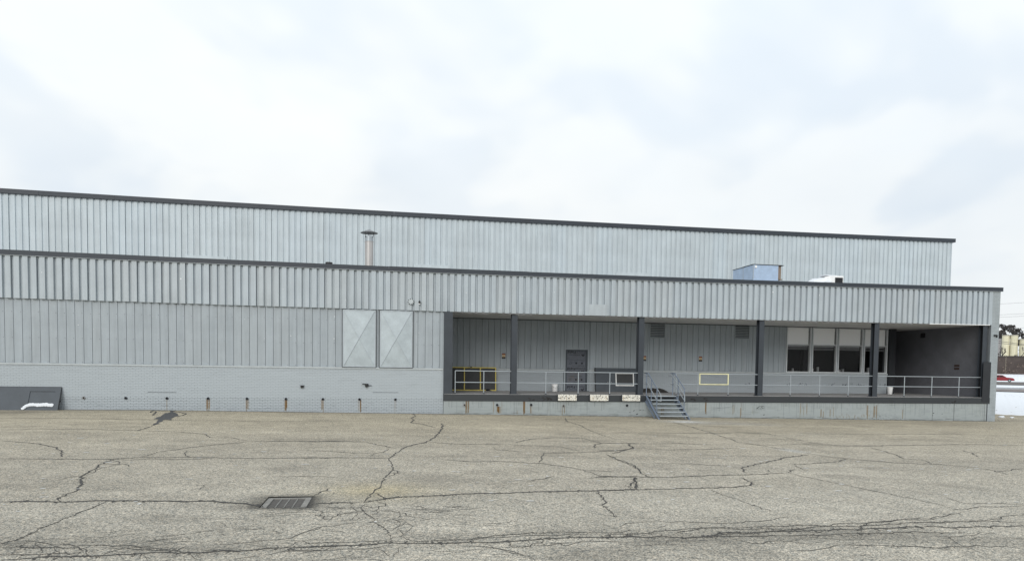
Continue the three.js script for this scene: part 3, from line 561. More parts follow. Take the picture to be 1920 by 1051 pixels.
  const greyBrick = new THREE.MeshStandardMaterial({ color: new THREE.Color().setRGB(0.47, 0.52, 0.56), map: greyTex, roughness: 0.6 }), greyJoint = new THREE.MeshStandardMaterial({ color: new THREE.Color().setRGB(0.37, 0.41, 0.44), map: greyTex, roughness: 0.8 });
  const uvG = (g) => planar(g, 16.95, 42.4, 0.75, 1.86), dado = group('brick_wall', dock);
  for (const [a, b] of [[DX0 + 0.03, 23.5], [24.9, 42.4]]) { mesh('mortar', uvG(box(a, b, 0.6, 1.86, BZ - 0.1, BZ)), greyJoint, dado); stuff(mesh('bricks', uvG(bricks(a, b, 0.8, 1.86, BZ, 31 + a)), greyBrick, dado)); }
  const pillar = group('brick_pillar', dock);
  mesh('mortar', box(44.5, 44.96, -1.0, capTop(44.7) - 0.1, -10.1, -0.02), std([0.20, 0.22, 0.24]), pillar);
  stuff(mesh('bricks', bricks(44.5, 44.965, -0.6, 6.15, -0.02, 71), std([0.34, 0.38, 0.40], { size: 2.3 }), pillar));

  // the end bay: painted side wall, dark jamb and dark far end
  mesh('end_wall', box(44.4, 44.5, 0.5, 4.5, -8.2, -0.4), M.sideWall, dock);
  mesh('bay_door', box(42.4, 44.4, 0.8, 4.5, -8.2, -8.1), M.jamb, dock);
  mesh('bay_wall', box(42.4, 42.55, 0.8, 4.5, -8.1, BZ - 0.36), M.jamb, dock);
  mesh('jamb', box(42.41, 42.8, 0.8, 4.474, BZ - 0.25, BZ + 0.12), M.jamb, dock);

  // dock platform: concrete face with rust runs, steel edge beam, floor
  const faceTex = canvasTex(2048, 256, (c, w, h) => {           // x 16.95 to 44.5, y -0.6 to 0.55
    const sx = (x) => (x - 16.95) / 27.55 * w, sy = (y) => (0.55 - y) / 1.15 * h;
    c.fillStyle = '#dfe0de'; c.fillRect(0, 0, w, h);
    for (let k = 0; k < 1600; k++) { const v = 170 + 80 * r() | 0; c.fillStyle = `rgba(${v},${v},${v - 4},0.14)`; c.fillRect(r() * w, r() * h, 4 + 40 * r(), 3 + 40 * r() * r()); }
    for (let k = 0; k < 260; k++) { c.fillStyle = `rgba(80,82,80,${0.05 + 0.12 * r()})`; c.fillRect(r() * w, sy(0.5), 1 + 2 * r(), h * (0.1 + 0.8 * r() * r())); }
    for (let k = 0; k < 500; k++) { c.fillStyle = `rgba(60,62,60,${0.25 * r()})`; c.fillRect(r() * w, h * r(), 1 + 2 * r(), 1 + 2 * r()); }
    for (let k = 0; k < 300; k++) { const x = r() * 27.55 + 16.95; c.fillStyle = `rgba(70,66,58,${0.12 * r()})`; c.fillRect(sx(x), sy(gy(x) + 0.03 + 0.1 * r() * r()), 10 + 30 * r(), 10); }
    for (const [x, y, k, n, wd] of [[17.99, 0.5, 1, 7, 9], [19.18, 0.5, 0.5, 3, 4], [19.4, 0.27, 0.95, 8, 12], [19.54, 0.5, 0.35, 2, 3], [20.23, 0.1, 0.6, 3, 3], [20.52, 0.5, 1, 8, 10], [20.87, 0.3, 0.7, 5, 6], [21.67, 0.5, 0.25, 2, 3], [22.35, 0.26, 0.45, 5, 9], [27.1, 0.3, 0.7, 6, 9], [29.23, 0.5, 0.95, 6, 6], [29.5, 0.4, 0.25, 2, 3], [30.62, 0.4, 0.4, 4, 7], [31.03, 0.5, 0.4, 2, 5], [31.61, 0.35, 0.25, 2, 2],
      [31.0, 0.25, 0.8, 4, 5], [34.1, 0.48, 0.7, 4, 5], [34.27, 0.3, 0.5, 3, 4], [34.44, 0.48, 0.6, 4, 4], [35.21, 0.2, 0.85, 5, 5], [35.32, 0.1, 0.6, 3, 4], [35.69, 0.2, 0.7, 4, 3], [35.86, 0.3, 0.6, 3, 3], [37.71, 0.4, 1, 6, 6], [38.1, 0.35, 0.9, 6, 9], [38.2, 0.42, 1, 4, 4], [39.66, 0.2, 0.75, 4, 3]]) rust(c, sx(x), sy(y), wd, sy(gy(x)) - sy(y), k, n);
    for (let k = 0; k < 26; k++) { const x = 36 + 2 * r(); rust(c, sx(x), sy(gy(x) + 0.06 + 0.25 * r()), 3, 30, 0.55, 2); }
    for (const x of [21.6, 28.3, 33.2, 39.8, 41.33, 42.56, 44.33]) { c.fillStyle = `rgba(60,60,58,${x > 41 ? 0.55 : 0.2})`; c.fillRect(sx(x), sy(0.5), 1.6, h); }
    c.strokeStyle = 'rgba(40,42,44,0.8)'; c.lineWidth = 1.6;                                        // scrawled loops and scuffs
    c.beginPath(); for (let k = 0; k <= 40; k++) { const a = k / 40 * 12.6, x = sx(32.0) + 11 * Math.cos(a) + 5 * Math.cos(3.3 * a), y = sy(0.27) + 14 * Math.sin(a * 0.9) + 5 * Math.sin(2.7 * a); k ? c.lineTo(x, y) : c.moveTo(x, y); } c.stroke();
    c.lineWidth = 1; c.beginPath(); c.moveTo(sx(29.6), sy(0.2)); c.lineTo(sx(30.2), sy(0.26)); c.lineTo(sx(30.6), sy(0.31)); c.moveTo(sx(29.8), sy(0.24)); c.lineTo(sx(30.4), sy(0.25)); c.stroke();
    c.fillStyle = 'rgba(28,30,32,0.85)'; for (const [x, y, a, b] of [[25.7, 0.1, 3, 12], [26.0, 0.13, 6, 5], [25.85, -0.06, 5, 14], [25.5, 0.02, 4, 5], [26.15, 0.12, 3, 4], [32.2, -0.08, 4, 10], [41.4, 0.02, 6, 8], [41.9, -0.02, 5, 4], [41.35, -0.1, 4, 6]]) { c.beginPath(); c.ellipse(sx(x), sy(y), a / 2, b / 2, 0.4, 0, 7); c.fill(); }
    for (let k = 0; k < 90; k++) { const x = sx(38.6) + (r() + r() - 1) * 90, y = sy(gy(38.6) + 0.35 * r() * r()); c.fillStyle = `rgba(40,42,42,${0.5 * r()})`; c.fillRect(x, y, 2 + 3 * r(), 2 + 4 * r()); }
  });
  const concrete = new THREE.MeshStandardMaterial({ color: new THREE.Color().setRGB(0.42, 0.46, 0.475), map: faceTex, roughness: 0.85 });
  mesh('dock_face', planar(box(DX0, DX1 - 0.05, -0.95, 0.52, -0.4, -0.03), 16.95, 44.5, -0.6, 0.55), concrete, dock);
  const beamTex = canvasTex(1024, 32, (c, w, h) => { c.fillStyle = '#d8d8d8'; c.fillRect(0, 0, w, h); for (let k = 0; k < 260; k++) { const v = r() < 0.5 ? 120 : 240; c.fillStyle = `rgba(${v},${v},${v},${0.25 * r()})`; c.fillRect(r() * w, r() * h, 1 + 12 * r(), 1 + 3 * r()); } for (const x of [0.14, 0.165, 0.17, 0.2, 0.42, 0.44, 0.925]) for (let k = 0; k < 5; k++) { c.fillStyle = `rgba(60,34,22,${0.4 + 0.5 * r()})`; c.fillRect(w * x + (r() - 0.5) * 10, h * (0.3 + 0.5 * r()), 3, 5 * r() + 2); } });
  const beamMat = new THREE.MeshStandardMaterial({ color: new THREE.Color().setRGB(0.043, 0.05, 0.057), map: beamTex, roughness: 0.5 });
  let bx = DX0 - 0.02;
  for (const e of [21.3, 26.2, 27.65, 33.4, 38.95, 42.6, 44.6]) { mesh('edge_beam', planar(box(bx, e - 0.004, 0.505, 0.8, -0.3, 0), 16.95, 44.5, 0.5, 0.8), beamMat, dock); bx = e; }
  mesh('dock_floor', box(DX0 + 0.02, 44.45, 0.66, DY - 0.005, -8.1, -0.004), M.deck, dock);
  mesh('dock_fill', box(DX0 + 0.02, 44.45, -0.9, 0.655, -8.1, -0.31), M.backing, dock);

  // corner post and H columns
  mesh('corner_post', [box(16.94, 17.32, 0.8, fasciaFoot(17) + 0.02, -0.35, -0.005)], M.steel, dock);
  for (const x of [20.08, 26.01, 32.0, 38.12, 44.25]) {
    const w = 0.13, c = group('column', dock);
    mesh('flange', [box(x - w, x + w, DY, 4.5, -0.115, -0.1), box(x - w, x + w, DY, 4.5, -0.375, -0.36)], M.steel, c);
    mesh('web', box(x - 0.006, x + 0.006, DY, 4.5, -0.36, -0.115), M.steelDark, c);
    mesh('base_plate', box(x - 0.18, x + 0.18, DY - 0.004, DY + 0.016, -0.42, -0.06), M.steel, c);
  }
  mesh('column_guard', [box(44.12, 44.56, 0.6, 2.61, 0.002, 0.016), box(44.545, 44.56, 0.6, 2.61, -0.2, 0.001)], M.jamb, dock);

  // weep pipes through the brick and the concrete
  const weep = (x, y, z, mat) => { const g = new THREE.LatheGeometry([[0.036, -0.2], [0.036, 0.05], [0.05, 0.052], [0.054, 0.04], [0.054, 0]].map(([a, b]) => new THREE.Vector2(a, b)), 14); g.rotateX(Math.PI / 2); g.translate(x, y, z); const b = new THREE.CircleGeometry(0.036, 12); b.translate(x, y, z - 0.02 + 0.03); const p = mesh('weep_pipe', g, mat, dock); mesh('bore', b, M.black, p); };
  PX.forEach((x, i) => weep(x, 0.55, -0.095, i < 1 ? M.pipe : M.steel));
  [[17.87, 0.33], [19.32, 0.34], [20.86, 0.35], [22.35, 0.31], [25.35, 0.34]].forEach(([x, y], i) => weep(x, y, -0.03, i === 0 || i === 3 ? M.pipe : M.steel));
  mesh('outlet_box', [box(10.92, 11.04, 1.02, 1.12, -0.1, -0.03), box(10.9, 11.06, 1.115, 1.13, -0.1, -0.01)], M.black, dock);
  { const b = group('hose_valve', dock); mesh('body', [box(13.58, 13.72, 1.12, 1.22, -0.1, -0.02), rod([13.64, 1.08, -0.04], [13.64, 1.2, -0.04], 0.05), box(13.46, 13.7, 1.2, 1.225, -0.1, -0.03)], M.black, b); mesh('handle', rod([13.72, 1.145, -0.03], [13.86, 1.145, -0.03], 0.014), M.steel, b); }

  // cross-broken sheet metal shutters hung on the panel wall
  for (const [a, b] of [[12.645, 14.02], [14.195, 15.585]]) {
    const s = group('shutter', dock), y0 = 1.935, y1 = 4.365, z0 = -0.085, z1 = -0.045, zc = 0.075, cx = (a + b) / 2, cy = (y0 + y1) / 2, i = 0.05, pos = [];
    const P = [[a + i, y0 + i, z1], [b - i, y0 + i, z1], [b - i, y1 - i, z1], [a + i, y1 - i, z1]];
    P.forEach((p, k) => pos.push(...p, ...P[(k + 1) % 4], cx, cy, zc));
    const g = new THREE.BufferGeometry(); g.setAttribute('position', new THREE.Float32BufferAttribute(pos, 3)); g.computeVertexNormals();
    mesh('sheet', [uvm(g), box(a + i, b - i, y0 + i, y1 - i, z0 - 0.02, z1 - 0.004)], M.shutter, s);
    mesh('rim', [box(a, a + i, y0, y1, z0 - 0.03, z1 + 0.004), box(b - i, b, y0, y1, z0 - 0.03, z1 + 0.004), box(a + i, b - i, y0, y0 + i, z0 - 0.03, z1 + 0.004), box(a + i, b - i, y1 - i, y1, z0 - 0.03, z1 + 0.004)], M.fascia[2], s);
    mesh('crease', [rod([a + i, y0 + i, z1], [cx, cy, zc], 0.016, 6), rod([cx, cy, zc], [b - i, y1 - i, z1], 0.016, 6), rod([b - i, y0 + i, z1], [cx, cy, zc], 0.007, 6), rod([cx, cy, zc], [a + i, y1 - i, z1], 0.007, 6)], M.fascia[3], s);
    mesh('foot_rail', box(a - 0.02, b + 0.02, y0 - 0.03, y0 - 0.004, z0 - 0.03, z1), M.steel, s);
  }
  for (const [a, b] of [[14.03, 14.06], [14.15, 14.18], [15.6, 15.63], [12.61, 12.635]]) mesh('shutter_track', box(a, b, 1.93, 4.38, -0.11, -0.06), M.backing, dock);

  // wrapped door
  { const d = group('door', dock), z = BZ - 0.06;
    mesh('frame', [box(23.53, 23.61, 0.82, 2.98, BZ - 0.2, BZ + 0.02), box(24.80, 24.88, 0.82, 2.98, BZ - 0.2, BZ + 0.02), box(23.53, 24.88, 2.98, 3.05, BZ - 0.2, BZ + 0.02)], M.panel[1], d);
    const print = canvasTex(512, 1000, (c, w, h) => {
      c.fillStyle = '#85868a'; c.fillRect(0, 0, w, h);
      for (let k = 0; k < 500; k++) { const v = 95 + 50 * r() | 0; c.fillStyle = `rgba(${v},${v},${v + 4},0.12)`; c.fillRect(r() * w, r() * h, 20 + 120 * r(), 6 + 60 * r()); }
      for (let k = 0; k < 40; k++) { c.fillStyle = 'rgba(150,124,96,0.10)'; c.fillRect(w * (0.05 + 0.5 * r()), h * (0.56 + 0.2 * r()), 120 * r() + 30, 30 * r() + 6); }
      const block = (y, full) => { c.save(); c.translate(w / 2, y); c.rotate(Math.PI);                     // the printed board is nailed up upside down
        c.textBaseline = 'middle'; c.fillStyle = '#0c0c0e'; c.font = 'bold 84px sans-serif'; c.fillText('Field', 12, 0); c.strokeStyle = '#2c2d30'; c.lineWidth = 3; c.font = '84px sans-serif'; c.strokeText('Force', -205, 0);
        c.font = 'bold 26px sans-serif'; c.fillStyle = '#232426'; c.fillText('Weather Barrier System', -86, -62, 262);
        c.beginPath(); c.moveTo(-205, -46); c.lineTo(-155, -104); c.lineTo(-105, -46); c.closePath(); c.fill(); c.fillStyle = '#757679'; c.beginPath(); c.moveTo(-172, -58); c.lineTo(-155, -78); c.lineTo(-138, -58); c.closePath(); c.fill(); c.restore();
        if (full) { c.fillStyle = 'rgba(36,37,40,0.75)'; for (const q of [180, 186]) c.fillRect(w * 0.16, y + q, w * 0.6, 3); for (let k = 0; k < 3; k++) { const x = w * (0.24 + 0.26 * k); c.strokeStyle = c.fillStyle = '#26272a'; c.lineWidth = 5; c.beginPath(); c.arc(x, y + 265, 22, 0, 7); k ? c.fill() : c.stroke(); c.fillRect(x - 42, y + 222, 84, 3); } c.fillRect(w * 0.3, y + 330, w * 0.55, 4); } };
      block(60, true); block(458, true); block(900, false);
    });
    mesh('printed_board', planar(box(23.612, 24.798, 0.825, 2.975, z - 0.03, z), 23.612, 24.798, 0.825, 2.975), new THREE.MeshStandardMaterial({ color: new THREE.Color().setRGB(0.52, 0.57, 0.64), map: print, roughness: 0.7 }), d);
    mesh('edge_strip', [box(23.612, 23.7, 0.825, 2.975, z, z + 0.02), box(24.7, 24.798, 0.825, 2.975, z, z + 0.02), box(23.7, 24.7, 2.91, 2.975, z, z + 0.02)], M.board, d);
    mesh('threshold', box(23.5, 24.9, 0.815, 0.835, BZ - 0.2, BZ + 0.06), M.steel, d);
  }
  // louvred vents
  for (const [x0, x1, y0, y1] of [[28.18, 29.04, 3.665, 4.45], [33.03, 33.89, 3.705, 4.475]]) {
    const v = group('louvre_vent', dock), z = BZ;
    mesh('frame', [box(x0, x0 + 0.03, y0, y1, z - 0.03, z + 0.022), box(x1 - 0.03, x1, y0, y1, z - 0.03, z + 0.022), box(x0 + 0.03, x1 - 0.03, y0, y0 + 0.03, z - 0.03, z + 0.022), box(x0 + 0.03, x1 - 0.03, y1 - 0.03, y1, z - 0.03, z + 0.022)], M.panel[2], v);
    mesh('backing', box(x0 + 0.03, x1 - 0.03, y0 + 0.03, y1 - 0.03, z - 0.09, z - 0.08), M.black, v);
    const n = 8; for (let k = 0; k < n; k++) { const y = y0 + 0.035 + k * (y1 - y0 - 0.07) / n, g = box(x0 + 0.031, x1 - 0.031, 0, 0.066, -0.004, 0.004); g.rotateX(-0.75); g.translate(0, y, z + 0.012); mesh('slat', g, M.panel[3], v); }
  }
  // four sash windows, white panels above and dark glass below
  [[36.12, 37.60], [37.68, 39.20], [39.27, 40.81], [40.88, 42.36]].forEach(([a, b], i) => {
    const w = group('window', dock), z = BZ - 0.02, y0 = 1.96, y1 = 4.47, ym = 3.49, f = 0.055;
    mesh('frame', [box(a, a + f, y0, y1, z - 0.12, z + 0.04), box(b - f, b, y0, y1, z - 0.12, z + 0.04), box(a + f, b - f, y1 - 0.05, y1, z - 0.12, z + 0.04), box(a + f, b - f, y0, y0 + 0.045, z - 0.12, z + 0.05), box(a + f, b - f, ym - 0.03, ym + 0.025, z - 0.08, z + 0.02)], M.sash, w);
    mesh('pane', box(a + f, b - f, y0 + 0.046, ym - 0.031, z - 0.06, z - 0.054), M.glass, w);
    mesh('pane', box(a + f, b - f, ym + 0.026, y1 - 0.051, z - 0.1, z - 0.094), M.glass, w);
    mesh('blank_panel', box(a + f, b - f - 0.075, ym + 0.026, y1 - 0.06, z - 0.06, z - 0.045), M.shade, w);
    mesh('blind', [box(a + f + 0.02, b - f - 0.02, ym - 0.12, ym - 0.04, z - 0.2, z - 0.16), ...[0, 1, 2].map((k) => box(a + f + 0.03, b - f - 0.03, ym - 0.17 - k * 0.045 - 0.02 * (i % 2), ym - 0.155 - k * 0.045 - 0.02 * (i % 2), z - 0.2, z - 0.15))], M.blind, w);
    mesh('sill_clutter', [box(a + f + 0.03, a + f + 0.1 + 0.08 * ((i * 7) % 3), y0 + 0.05, y0 + 0.12 + 0.05 * ((i * 5) % 3), z - 0.3, z - 0.15), box(a + 0.9, a + 1.0, y0 + 0.05, y0 + 0.22 + 0.1 * (i % 2), z - 0.9, z - 0.8)], M.blind, w);
    if (i < 3) mesh('mullion', box(b + 0.002, [37.678, 39.268, 40.878][i], y0, y1, z - 0.1, z + 0.005), M.panel[1], w);
  });
  mesh('window_head', box(36.1, 42.38, 4.472, 4.49, BZ - 0.1, BZ + 0.03), M.panel[0], dock);
  mesh('window_sill', box(36.1, 42.38, 1.925, 1.957, BZ - 0.1, BZ + 0.06), M.ledge, dock);
  { const q = rng(77), chips = [];                               // flecks where paint has flaked off the sheet metal
    for (let k = 0; k < 70; k++) { const x = -1 + 45 * q(), lo = q() < 0.55, s = 0.006 + 0.014 * q() * q(), y = lo && x < 16.9 ? 2 + 2.3 * q() : 4.6 + 1.3 * q(), c = new THREE.CircleGeometry(1, 6); c.scale(s, s * (1 + 2 * q()), 1); const u = ((x % PITCH) + PITCH) % PITCH; if (y > 4.4 && (u < 0.12 || u > 0.29)) continue; c.translate(x, y, y < 4.4 ? -0.108 : 0.006); chips.push(c); }
    stuff(mesh('paint_chips', chips, M.white, dock)); }
  // little fixtures
  { const l = group('wall_light', dock), c = new THREE.CylinderGeometry(0.125, 0.125, 0.05, 20); c.rotateX(Math.PI / 2); c.translate(15.5, 4.77, 0.03); mesh('disc', c, M.ledge, l);
    for (let k = 0; k < 8; k++) { const a = k * Math.PI / 4 + 0.2, s = new THREE.SphereGeometry(0.022, 8, 6); s.translate(15.5 + 0.115 * Math.cos(a), 4.77 + 0.115 * Math.sin(a), 0.06); mesh('lug', s, M.screw, l); } }
  { const l = group('camera', dock); mesh('mount', box(15.84, 15.9, 4.66, 4.72, 0, 0.03), M.white, l); mesh('body', blob(15.87, 4.76, 0.05, 0.045, 0.06, 0.05, 1, 0, 2), M.black, l); }
  { const l = group('wall_light', dock); mesh('body', box(44.3, 44.4, 4.0, 4.25, -4.5, -4.25), M.black, l); }
  { const l = group('wall_light', dock); mesh('body', [box(44.66, 44.72, 3.9, 4.0, -0.02, 0.04), box(44.78, 44.83, 3.86, 3.98, -0.02, 0.06), box(44.72, 44.78, 3.98, 4.0, -0.02, 0.03)], M.boardDark, l); }
}

// ---------------------------------------------------------------- things on and before the dock
function railing(label, x0, x1, postsAt, extra) {             // two pipes between columns, posts let into the platform
  const t = thing('dock_railing', label, 'railing', [0, 0, 0], 'galvanised pipe railings along the dock edge');
  for (const y of [1.83, 1.325]) mesh('rail', rod([x0, y, -0.15], [x1, y, -0.15], 0.021), M.galv, t);
  for (const x of postsAt) { mesh('post', rod([x, DY - 0.003, -0.15], [x, 1.83, -0.15], 0.022), M.galv, t); mesh('base_socket', new THREE.CylinderGeometry(0.035, 0.04, 0.05, 10).translate(x, DY + 0.02, -0.15), M.steel, t); }
  if (extra) extra(t);
  return t;
}
railing('short pipe railing between the wide corner post and first column, before the yellow framed panel', 17.46, 19.96, [17.46, 18.73]);
railing('pipe railing before the wrapped door and the white bucket with a handle', 20.2, 25.9, [21.55, 23.06, 24.55]);
railing('pipe railing right of the steel stairs, carrying the pale yellow frame', 27.75, 31.88, [27.78, 28.86, 30.39]);
railing('pipe railing in front of the four tall windows', 32.12, 38.0, [33.6, 35.15, 36.7]);
railing('pipe railing across the dark end bay at the right end of the dock', 38.24, 44.16, [39.79, 41.34, 42.9]);
{ const t = thing('yellow_frame', 'pale yellow rectangular frame fixed between the rails right of the stairs', 'frame', [28.9, 1.32, -0.11]);
  mesh('side', box(0.0, 0.045, 0.0, 0.53, -0.012, 0.02), M.paleYellow, t); mesh('side', box(1.43, 1.475, 0.0, 0.53, -0.012, 0.02), M.paleYellow, t);
  mesh('bar', box(0.046, 1.429, 0.49, 0.53, -0.012, 0.02), M.paleYellow, t); mesh('bar', box(0.046, 1.429, 0, 0.04, -0.012, 0.02), M.paleYellow, t); }
{ // steel stairs with sloping pipe handrails
  const t = thing('steel_stairs', 'blue grey steel stairs with pipe handrails leading up to the dock', 'stairs', [0, 0, 0]);
  const xl = 26.25, xr = 27.62, n = 6, zt = 0.03, run = 0.272, foot = gy(27), rise = (DY - 0.01 - foot) / 6.05, g = rise / run, zb = zt + run * 6.1;
  const yl = (z) => DY + 0.02 - (z - zt) * g;                  // the stringers' upper edge
  for (const [x, s] of [[xl, -1], [xr, 1]]) {
    const side = new THREE.Shape([[zt, yl(zt)], [zt + 0.06, yl(zt)], [zb + 0.06, yl(zb)], [zb + 0.06, foot], [zb - 0.12, foot], [zt, yl(zt) - 0.30]].map(([a, b]) => new THREE.Vector2(a, b)));
    const e = new THREE.ExtrudeGeometry(side, { depth: 0.008, bevelEnabled: false }); e.rotateY(-Math.PI / 2); e.translate(x + 0.004, 0, 0);
    const top = box(-0.03, 0.03, 0, 0.008, 0, Math.hypot(zb - zt, yl(zt) - yl(zb))); top.rotateX(Math.atan(g)); top.translate(x + s * 0.03, yl(zt + 0.06), zt + 0.06);
    const low = box(-0.03, 0.03, 0, 0.008, 0, Math.hypot(zb - zt, yl(zt) - yl(zb)) * 0.93); low.rotateX(Math.atan(g)); low.translate(x + s * 0.03, yl(zt) - 0.30, zt);
    mesh('stringer', [uvm(e), uvm(top), uvm(low), box(x - 0.06, x + 0.06, foot - 0.01, foot + 0.008, zb - 0.12, zb + 0.08)], M.stair, t);
  }
  for (let k = 0; k < n; k++) { const y = DY - 0.012 - k * rise, z = zt + k * run; mesh('tread', [box(xl + 0.03, xr - 0.03, y - 0.032, y, z, z + 0.26), box(xl + 0.03, xr - 0.03, y - 0.045, y - 0.032, z + 0.235, z + 0.26)], M.galv, t); }
  const slope = (y0, z) => y0 - (z - 0.05) * g;
  for (const [x, s] of [[xl + 0.06, 1], [xr - 0.02, -1]]) {
    const zp = [-0.12, 0.5, 1.18], px = x, top = 1.83, hand = 1.70, mid = 1.33;
    mesh('post', rod([px, DY, zp[0]], [px, top, zp[0]], 0.021), M.stair, t);
    mesh('post', rod([px, yl(zp[1]) - 0.12, zp[1]], [px, slope(top, zp[1]), zp[1]], 0.021), M.stair, t);
    mesh('post', rod([px, yl(zp[2]) - 0.30, zp[2]], [px, slope(top, zp[2]), zp[2]], 0.021), M.stair, t);
    mesh('guard_rail', pipe([[px - 0.02, top, -0.3], [px, top, 0.05], [px, slope(top, zp[2]), zp[2]]], 0.021), M.stair, t);
    mesh('knee_rail', pipe([[px - 0.02, mid, -0.3], [px, mid, 0.05], [px, slope(mid, zp[2]), zp[2]]], 0.021), M.galv, t);
    const hx = px + s * 0.09, ze = 1.42;
    mesh('handrail', pipe([[hx, hand, -0.42], [hx, hand, 0.03], [hx, slope(hand, ze), ze], [hx, slope(hand, ze) - 0.26, ze + 0.02], [px, slope(hand, ze) - 0.24, zp[2]]], 0.019), M.galv, t);
    mesh('bracket', rod([px, slope(hand, 0.6) - 0.02, 0.6], [hx, slope(hand, 0.6), 0.6], 0.01), M.stair, t);
  }
}
// weathered dock bumpers, laminated pads bolted to the edge beam
[[22.06, 22.93, 'dock bumper nearest the left, below the white bucket and left of the wrapped door'], [23.55, 24.42, 'weathered white dock bumper directly below the wrapped door'], [25.07, 25.93, 'weathered white dock bumper closest to the stairs, below the panel with white framed window']].forEach(([a, b, label], i) => {
  const t = thing('dock_bumper', label, 'dock bumper', [a, 0.545, 0.004], 'weathered white dock bumpers'), r = rng(200 + i), n = 11, w = (b - a) / n;
  const tex = canvasTex(256, 96, (c, W, H) => { c.fillStyle = '#f2f1ec'; c.fillRect(0, 0, W, H); for (let k = 0; k < 60; k++) { const v = 60 + 120 * r() | 0; c.fillStyle = `rgba(${v},${v - 6},${v - 20},${0.15 + 0.35 * r()})`; c.fillRect(r() * W, H * (0.15 + 0.7 * r()), 2 + 5 * r(), 4 + 16 * r()); } for (let k = 0; k < 44; k++) { c.fillStyle = `rgba(24,24,24,${0.4 + 0.5 * r()})`; c.beginPath(); c.ellipse(W * r(), H * (0.12 + 0.55 * r()), 2 + 4 * r(), 2 + 6 * r(), r(), 0, 7); c.fill(); } for (let k = 0; k < 5; k++) { c.fillStyle = `rgba(150,110,60,${0.5 * r()})`; c.fillRect(W * r(), H * 0.3, 4 + 5 * r(), H * 0.6); } });
  const mat = new THREE.MeshStandardMaterial({ color: new THREE.Color().setRGB(0.85, 0.84, 0.80), map: tex, roughness: 0.9 }), pads = [];
  for (let k = 0; k < n; k++) pads.push(box(k * w + 0.004, (k + 1) * w - 0.003, 0.012 * r(), 0.28 + 0.016 * (r() - 0.5), 0, 0.105 + 0.02 * r()));
  stuff(mesh('pads', planar(join(pads), 0, b - a, 0, 0.29), mat, t));
  mesh('plate', [box(-0.015, 0.003, 0, 0.28, 0, 0.1), box(b - a - 0.002, b - a + 0.014, 0, 0.28, 0, 0.1), box(0, b - a, 0.03, 0.2, -0.004, 0.02)], M.steel, t);
});
// old door sections leaning about
function leaning(name, label, x, y, z, lean, build) { const t = thing(name, label, 'panel', [x, y, z]); t.rotation.x = -lean; build(t); return t; }
leaning('leaning_panel', 'dark grey recessed panel leaning on the brick wall, thin line of snow on it', -2.4, gy(0) - 0.005, 0.33, 0.40, (t) => {
  const W = 4.12, H = 0.985, a = 3.02, b = 3.93, c = 0.16, d = 0.80;
  mesh('board', [box(0, a, 0, H, -0.05, 0), box(b, W, 0, H, -0.05, 0), box(a, b, 0, c, -0.05, 0), box(a, b, d, H, -0.05, 0)], M.board, t);
  mesh('recess', box(a, b, c, d, -0.045, -0.024), M.board, t);
  mesh('edge', [box(0, W, H, H + 0.012, -0.05, 0.004), box(W, W + 0.012, 0, H, -0.055, 0.003)], M.steelDark, t);
  mesh('prop', box(W - 0.05, W + 0.01, 0.4, 0.46, -0.14, -0.05), M.steelDark, t);
});
{ // the snow that lies in the recess, following the panel's slope
  const gs = [], q = rng(8), S = (x, h, rx, rh) => { const g = blob(0, 0, 0, rx, rh, 0.02, 20 + gs.length, 0.25, 2); g.rotateX(-0.40); g.translate(x, gy(0) + h * Math.cos(0.40) + 0.02, 0.33 - h * Math.sin(0.40) + 0.012); gs.push(g); };
  for (let k = 0; k < 9; k++) S(0.72 + k * 0.094, 0.205 + 0.012 * Math.sin(k * 1.4), 0.09, 0.062 + 0.016 * q());
  S(0.62, 0.17, 0.09, 0.055); S(0.54, 0.11, 0.07, 0.055); S(0.49, 0.05, 0.07, 0.05);
  tag(mesh('snow_ridge', gs, M.snow), 'thin white line of snow lying on the leaning grey panel', 'snow');
}
leaning('door_section', 'dark grey door section with white framed window, leaning on the wall behind the second column', 25.17, DY - 0.005, -4.3, 0.16, (t) => {
  const W = 2.3, H = 1.25, a = 1.1, b = 2.06, c = 0.33, d = 0.98;
  mesh('board', [box(0, a, 0, H - 0.1, -0.05, 0), box(b, W, 0, H - 0.1, -0.05, 0), box(a, b, 0, c, -0.05, 0), box(a, b, d, H - 0.1, -0.05, 0), box(0, W, H - 0.1, H, -0.05, 0.012)], M.board, t);
  mesh('window_frame', [box(a - 0.02, a + 0.03, c - 0.02, d + 0.02, 0.001, 0.03), box(b - 0.03, b + 0.02, c - 0.02, d + 0.02, 0.001, 0.03), box(a + 0.03, b - 0.03, c - 0.02, c + 0.03, 0.001, 0.03), box(a + 0.03, b - 0.03, d - 0.03, d + 0.02, 0.001, 0.03)], M.white, t);
  mesh('window_pane', box(a, b, c, d, -0.04, -0.02), M.boardDark, t);
  mesh('edge', box(-0.03, -0.002, 0, H + 0.01, -0.055, 0.012), M.steelDark, t);
  for (const x of [0.66, 0.84]) mesh('bolt', new THREE.SphereGeometry(0.014, 8, 6).translate(x, 0.5, 0.005), M.white, t);
});
leaning('framed_panel', 'dark panel in yellow frame leaning on the wall beside the corner post', 17.32, DY - 0.005, -4.36, 0.09, (t) => {
  const H = 1.19, W = 2.62, w = 0.05;
  mesh('board', box(0, W - 0.03, 0.03, H - 0.05, -0.05, -0.012), M.boardDark, t);
  for (const y of [0.0, H - w]) mesh('frame_bar', box(0, W, y, y + w, -0.02, 0.03), M.yellow, t);
  for (const x of [0.98, 1.79, W - w]) mesh('upright', box(x, x + w, w, H - w, -0.011, 0.028), M.yellow, t);
  mesh('latch', box(1.3, 1.38, H - 0.03, H + 0.02, 0, 0.045), M.black, t);
});
